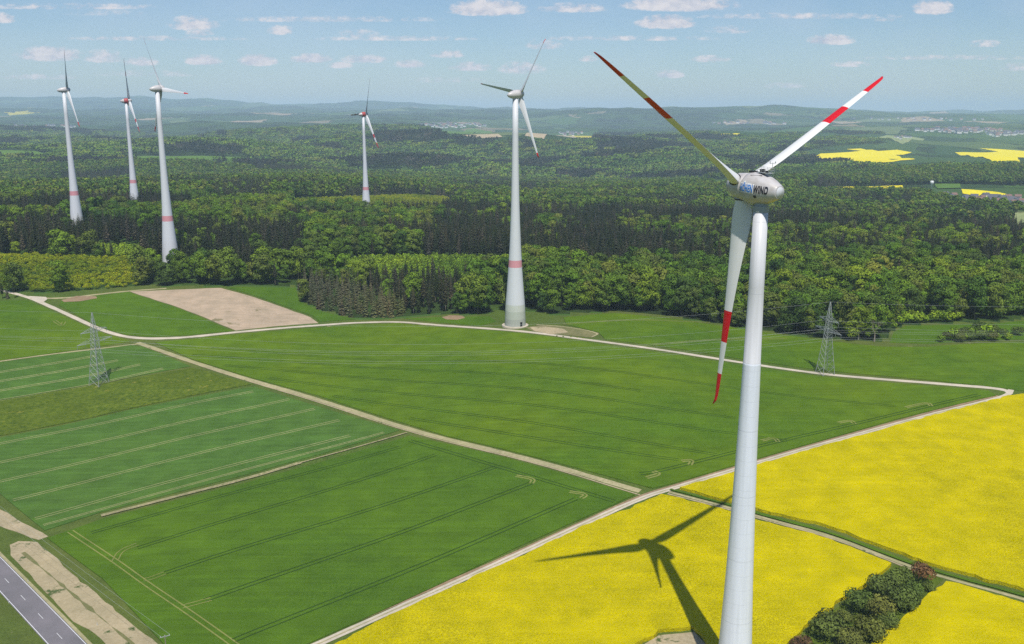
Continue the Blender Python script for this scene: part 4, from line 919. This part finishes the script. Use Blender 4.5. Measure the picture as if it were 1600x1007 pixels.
# low pole cut by the lower border, wires up to the left
p = ground(262, 1042)[0]; z = h1(*p); e = empty('utility_pole', (p[0], p[1], z), .5); tag(e, 'wooden utility pole with a short crossarm at the lower border, beside the strip', 'utility pole')
mb = MB(); mb.tube((0, 0, -.5), (0, 0, 9.5), .16, .11, 8); mb.build('pole', e, [M['bark_pale']])
mb = MB(); mb.box((0, 0, 9.2), (2.6, .14, .16)); mb.build('crossarm', e, [M['grey']])
for s in (-1.15, 0, 1.15):
    mb = MB(); mb.tube((s, 0, 9.3), (s, 0, 9.6), .05, .08, 6); mb.build('insulator', e, [M['lwhite']])
q = ground(-160, 690)[0]; zq = h1(*q)+9.5
for s, nm in ((-1.15, 'outer wire from the wooden pole running up-left over the bare strip'), (1.15, 'inner wire from the wooden pole running up-left over the field border')):
    A1_ = Vector((p[0]+s*math.cos(.5), p[1]+s*math.sin(.5), z+9.6)); B1_ = Vector((q[0]+s, q[1]+s*.5, zq)); mb = MB()
    P_ = [A1_.lerp(B1_, i/24)-Vector((0, 0, 4*2.2*(i/24)*(1-i/24))) for i in range(25)]
    for u_, v_ in zip(P_, P_[1:]): mb.tube(u_, v_, .022, k=3, cap=False)
    tag(mb.build('power_line', None, [M['grey']]), nm, 'power line', 'wires of the wooden pole')
for x, y, lb in ((44, 910, 'white roadside post at the upper verge of the road'), (152, 978, 'white roadside post further down the verge, by the bare strip'), (14, 943, 'white roadside post on the lower left verge of the road')):
    p = ground(x, y)[0]; e = empty('delineator_post', (p[0], p[1], h1(*p)), math.atan2(dr[1], dr[0])); tag(e, lb, 'roadside post', 'roadside posts')
    mb = MB(); mb.box((0, 0, .35), (.14, .12, .9)); mb.add([(-.07, -.06, .8), (.07, -.06, .8), (.07, .06, .8), (-.07, .06, .8), (-.07, -.06, 1.05), (.07, -.06, 1.12), (.07, .06, 1.12), (-.07, .06, 1.05)], [(0, 3, 2, 1), (4, 5, 6, 7), (0, 1, 5, 4), (1, 2, 6, 5), (2, 3, 7, 6), (3, 0, 4, 7)]); mb.build('post', e, [M['lwhite']])
    mb = MB(); mb.box((0, 0, .88), (.15, .13, .16)); mb.build('reflector_band', e, [M['black']])

# ------------------------------------------------------------------ villages
M['wallw'] = plain('render_white', (.82, .80, .76), .8, .05); M['walla'] = plain('render_cream', (.62, .56, .46), .8, .08); M['roofg'] = plain('slate_roof', (.10, .10, .12), .6, .2); M['roofr'] = plain('brown_roof', (.20, .12, .10), .7, .2); M['glass'] = plain('window_glass', (.05, .06, .08), .2, .1)
def house_geo(L, W, Hh, wm, rm):
    mb = MB(); mb.add([(x*L/2, y*W/2, z) for z in (-1.5, Hh) for x, y in ((-1, -1), (1, -1), (1, 1), (-1, 1))]+[(-L/2, 0, Hh+W*.42), (L/2, 0, Hh+W*.42)], [(0, 1, 5, 4), (1, 2, 6, 9, 5), (2, 3, 7, 6), (3, 0, 4, 8, 7)])
    wall = mesh('wall', mb.v, mb.f); wall.materials.append(wm)
    mb = MB(); o = .6; h0 = Hh-.42*o*2*.5; pk = Hh+W*.42
    mb.add([(-L/2-o, -W/2-o, h0), (L/2+o, -W/2-o, h0), (L/2+o, 0, pk), (-L/2-o, 0, pk), (L/2+o, W/2+o, h0), (-L/2-o, W/2+o, h0)]+[(-L/2-o, -W/2-o, h0+.3), (L/2+o, -W/2-o, h0+.3), (L/2+o, 0, pk+.3), (-L/2-o, 0, pk+.3), (L/2+o, W/2+o, h0+.3), (-L/2-o, W/2+o, h0+.3)],
        [(0, 3, 2, 1), (3, 5, 4, 2), (6, 7, 8, 9), (9, 8, 10, 11), (0, 1, 7, 6), (4, 5, 11, 10), (1, 2, 8, 7), (2, 4, 10, 8), (3, 0, 6, 9), (5, 3, 9, 11)])
    mb.box((L*.2, W*.12, pk), (.7, .7, 1.8)); roof = mesh('roof', mb.v, mb.f); roof.materials.append(rm)
    mb = MB()
    for i in range(3):
        for z in (1.6, 4.2):
            if z < Hh-.6: mb.box(((i-1)*L*.3, -W/2-.02, z), (1.3, .1, 1.3))
    win = mesh('window', mb.v, mb.f); win.materials.append(M['glass']); return wall, roof, win
HG = [house_geo(13, 10, 5.5, M['wallw'], M['roofg']), house_geo(11, 9, 6, M['wallw'], M['roofr']), house_geo(22, 13, 5, M['walla'], M['roofg']), house_geo(12, 9, 5, M['walla'], M['roofr'])]
def house(px, py, k, s, label, group, rz=None, p=None):
    p = ground(px, py)[0] if p is None else p; e = empty('house', (p[0], p[1], h1(*p)), rz if rz is not None else random.uniform(-.6, .6)); e.scale = (s, s, s); tag(e, label, 'house', group)
    obj('wall', HG[k][0], e); obj('roof', HG[k][1], e); obj('window', HG[k][2], e)
GH = 'houses of the hamlet at the far edge of the forest'
ham = [(1468, 311, 1), (1476, 307, 0), (1483, 312, 2), (1490, 309, 1), (1508, 312, 0), (1516, 315, 2), (1522, 311, 0), (1529, 316, 1), (1534, 312, 3), (1540, 309, 0), (1547, 317, 0), (1553, 312, 2), (1560, 318, 1), (1566, 313, 0), (1572, 319, 2), (1578, 315, 0), (1583, 321, 1), (1589, 317, 0), (1594, 322, 0), (1598, 318, 3), (1562, 323, 0), (1545, 321, 3), (1575, 311, 3), (1590, 312, 1)]
for i, (x, y, k) in enumerate(ham):
    nm = ['white house with slate roof', 'white house with brown roof', 'long cream barn with slate roof', 'cream house with brown roof'][k]
    house(x, y, k, 1.0, 'group of the %s in the hamlet behind the forest' % nm if 0 else '%s in the hamlet behind the forest' % nm, GH+', '+nm)
def town(cx, cy, rx, ry, cnt, gname, seed, s=1.15):
    r = random.Random(seed); aq = [(r.uniform(0, 6.28), math.sqrt(r.random())) for _ in range(cnt)]
    P_ = ground([cx+rx*q*math.cos(a) for a, q in aq], [cy+ry*q*math.sin(a) for a, q in aq])
    for i in range(cnt):
        k = r.choice((0, 0, 1, 0, 3)); house(0, 0, k, s*r.uniform(.8, 1.2), 'tiny pale house of %s' % gname, 'houses of '+gname, None, P_[i])
town(1500, 205, 68, 3.6, 70, 'the wide white town on the hazy slope at far right', 1, 1.9); town(1575, 211, 30, 4, 30, 'the lower end of the white town at far right', 2, 1.9)
town(710, 197, 52, 4, 60, 'the white village beyond the red-nacelled turbine', 3, 1.8); town(890, 210, 24, 3, 16, 'the small village behind the middle turbine', 4, 1.4)
town(1410, 216, 16, 1.6, 10, 'the farms on the pale far field', 5, 1.2); town(60, 199, 70, 2.2, 26, 'the hazy village behind the leftmost turbine', 6, 1.5); town(1180, 194, 70, 2.4, 24, 'the faint villages under the long right-hand ridge', 7, 2.2)
town(1450, 187, 120, 2.2, 20, 'the faintest town below the horizon at far right', 9, 2.0)
p = ground(1455, 298)[0]; e = empty('water_tower', (p[0], p[1], h1(*p))); tag(e, 'small white water tower beside the dark grove near the hamlet', 'water tower')
mb = MB(); v, f = lathe([(0, 2.0), (14, 1.8), (15, 3.6), (20, 3.8), (21, 2.6), (21.5, .3)], 20); mb.add(v, f); mb.build('shaft', e, [M['lwhite']], True); mb = MB(); mb.tube((0, 0, 21.4), (0, 0, 27), .2, .1, 6); mb.build('antenna', e, [M['grey']])
for i, (x, y) in enumerate([(1420, 300), (1428, 301), (1434, 300.5), (1441, 301), (1447, 300.5), (1415, 300), (1424, 299.5), (1437, 299.7)]): single('spruce_tree', x, y, SPf[i % 3], None, 1.0, 'dark tree of the grove beside the white water tower', 'spruce tree', 'grove beside the water tower')

# ------------------------------------------------------------------ light, sky, air, camera
SAZ, SEL = R(-6.1), R(60.3)
sd = Vector((math.sin(SAZ)*math.cos(SEL), math.cos(SAZ)*math.cos(SEL), -math.sin(SEL)))
sun = bpy.data.lights.new('sun', 'SUN'); sun.energy = 4.8; sun.angle = R(.53); sun.color = (1, .955, .88)
so = bpy.data.objects.new('sun', sun); col.objects.link(so); so.rotation_euler = sd.to_track_quat('-Z', 'Y').to_euler(); so.location = (0, 0, 400)
w = bpy.data.worlds.new('World'); sc.world = w; w.use_nodes = True; t = w.node_tree; bg = t.nodes['Background']
sky = t.nodes.new('ShaderNodeTexSky'); sky.sky_type = 'NISHITA'; sky.sun_disc = False; sky.sun_elevation = SEL; sky.sun_rotation = R(180)+SAZ; sky.altitude = 400; sky.air_density = 1.0; sky.dust_density = .6; sky.ozone_density = 2.5
tc = N(t, 'ShaderNodeTexCoord'); sx = N(t, 'ShaderNodeSeparateXYZ'); t.links.new(tc.outputs['Generated'], sx.inputs[0])
yy = mth(t, 'MAXIMUM', sx.outputs[1], .05); U_, V_ = mth(t, 'DIVIDE', sx.outputs[0], yy), mth(t, 'DIVIDE', sx.outputs[2], yy)
def uvpix(px, py):
    a, b, c = ray(px, py); return a/b, c/b
CL = [(762, 12, 56, 15, 1), (895, 12, 50, 9, .5), (1062, 5, 78, 15, .85), (1040, 34, 42, 13, .95), (1457, 11, 30, 14, .8), (1297, 62, 34, 10, .8), (1140, 46, 34, 8, .3), (302, 36, 36, 14, .6), (312, 50, 20, 8, .45), (438, 47, 20, 9, .5),
      (75, 84, 48, 14, .75), (160, 88, 34, 12, .45), (318, 94, 26, 10, .75), (402, 94, 28, 11, .85), (486, 91, 30, 9, .75), (570, 92, 34, 8, .6), (532, 102, 20, 6, .5), (640, 100, 22, 8, .6), (735, 104, 32, 9, .55), (815, 106, 34, 12, .5), (1045, 116, 22, 8, .6),
      (4, 28, 18, 10, .6), (160, 20, 60, 6, .15), (1150, 48, 20, 6, .3), (1540, 68, 26, 7, .4), (1225, 134, 30, 6, .3), (1585, 105, 24, 8, .35), (920, 92, 14, 6, .4), (560, 52, 30, 8, .3), (1385, 30, 24, 6, .2), (60, 120, 60, 6, .25), (700, 125, 60, 6, .2), (230, 115, 70, 7, .25)]
cv = N(t, 'ShaderNodeCombineXYZ'); t.links.new(U_, cv.inputs[0]); t.links.new(mth(t, 'MULTIPLY', V_, 1.9), cv.inputs[1])
n1 = noise(t, 48, 8, cv.outputs[0], .66); n2 = noise(t, 150, 6, cv.outputs[0], .62)
mask = None; low = None
CL += [(240, 60, 130, 5, .3), (520, 30, 160, 6, .28), (620, 60, 120, 5, .3), (980, 60, 140, 5, .28), (1250, 25, 150, 6, .3), (1480, 90, 120, 5, .28), (110, 10, 140, 6, .3), (850, 70, 26, 9, .45), (1110, 92, 30, 7, .4), (700, 84, 26, 8, .5), (220, 96, 26, 9, .5), (1330, 100, 30, 6, .35)]
for px, py, rx, ry, op in CL:
    rx *= 1.2; ry *= 1.25; op = min(1, op*1.15)
    u0, v0 = uvpix(px, py); du = mth(t, 'DIVIDE', mth(t, 'SUBTRACT', U_, u0), rx/F); dv = mth(t, 'DIVIDE', mth(t, 'SUBTRACT', V_, v0-ry*.25/F), ry/F)
    dv2 = mth(t, 'MAXIMUM', dv, mth(t, 'MULTIPLY', dv, -2.2))       # flat cloud base
    d = mth(t, 'SUBTRACT', 1.0, mth(t, 'ADD', mth(t, 'MULTIPLY', du, du), mth(t, 'MULTIPLY', dv2, dv2)))
    d = mth(t, 'MULTIPLY', mth(t, 'MAXIMUM', d, 0), op); mask = d if mask is None else mth(t, 'MAXIMUM', mask, d)
den = mth(t, 'ADD', mask, mth(t, 'MULTIPLY', mth(t, 'SUBTRACT', mth(t, 'ADD', mth(t, 'MULTIPLY', n1, .65), mth(t, 'MULTIPLY', n2, .35)), .5), 3.4))
den = mth(t, 'MULTIPLY', ramp(t, den, [(.02, (0, 0, 0)), (.62, (1, 1, 1))]), ramp(t, mask, [(0, (0, 0, 0)), (.2, (1, 1, 1))]))
veil = mth(t, 'MULTIPLY', ramp(t, noise(t, 4, 6, cv.outputs[0], .6), [(.42, (0, 0, 0)), (.75, (1, 1, 1))]), .30)
front = mth(t, 'GREATER_THAN', sx.outputs[1], .1)
skyc = mixc(t, 1.0, sky.outputs[0], (.93, 1.03, 1.14), 'MULTIPLY')
SKYK = .09
k_ = 1/SKYK
cloudc = mixc(t, ramp(t, n1, [(.35, (0, 0, 0)), (.6, (1, 1, 1))]), (.50*k_, .54*k_, .66*k_), (.80*k_, .77*k_, .80*k_))
c1 = mixc(t, mth(t, 'MULTIPLY', veil, front), skyc, (.62*k_, .70*k_, .82*k_)); c2 = mixc(t, mth(t, 'MULTIPLY', mth(t, 'MULTIPLY', den, .95), front), c1, cloudc)
t.links.new(c2, bg.inputs['Color']); bg.inputs['Strength'].default_value = SKYK

# the air: one even box from a metre under the lowest ground to just above the highest blade
x0, x1, y0, y1 = -36000, 36000, -36000, 36000
gz = np.zeros(len(gm.vertices)*3); gm.vertices.foreach_get('co', gz); gz = gz.reshape(-1, 3)[:, 2]
zt = max(float(gz.max()), 225)+4; zb = float(gz.min())-1
mb = MB(); mb.box(((x0+x1)/2, (y0+y1)/2, (zt+zb)/2), (x1-x0, y1-y0, zt-zb))
hm = bpy.data.materials.new('haze'); hm.use_nodes = True; ht = hm.node_tree; ht.nodes.clear(); ho = ht.nodes.new('ShaderNodeOutputMaterial'); hv = ht.nodes.new('ShaderNodeVolumePrincipled')
hv.inputs['Color'].default_value = (.62, .82, 1, 1); hv.inputs['Density'].default_value = .00006; hv.inputs['Anisotropy'].default_value = -.3
ht.links.new(hv.outputs[0], ho.inputs['Volume'])
tag(mb.build('haze', None, [hm]), kind='stuff')

cam = bpy.data.cameras.new('camera'); cam.sensor_width = 36; cam.lens = F/1600*36; cam.clip_start = 1; cam.clip_end = 80000
co = bpy.data.objects.new('camera', cam); col.objects.link(co); co.location = (0, 0, CZ); co.rotation_euler = (math.pi/2-PITCH, 0, 0); sc.camera = co
sc.view_settings.view_transform = 'Standard'; sc.view_settings.look = 'None'; sc.view_settings.exposure = 0; sc.view_settings.gamma = 1
sc.render.engine = 'CYCLES'; sc.cycles.max_bounces = 6; sc.cycles.volume_bounces = 1; sc.cycles.diffuse_bounces = 3; sc.cycles.use_denoising = False
try: sc.cycles.denoiser = 'OPENIMAGEDENOISE'
except Exception: pass
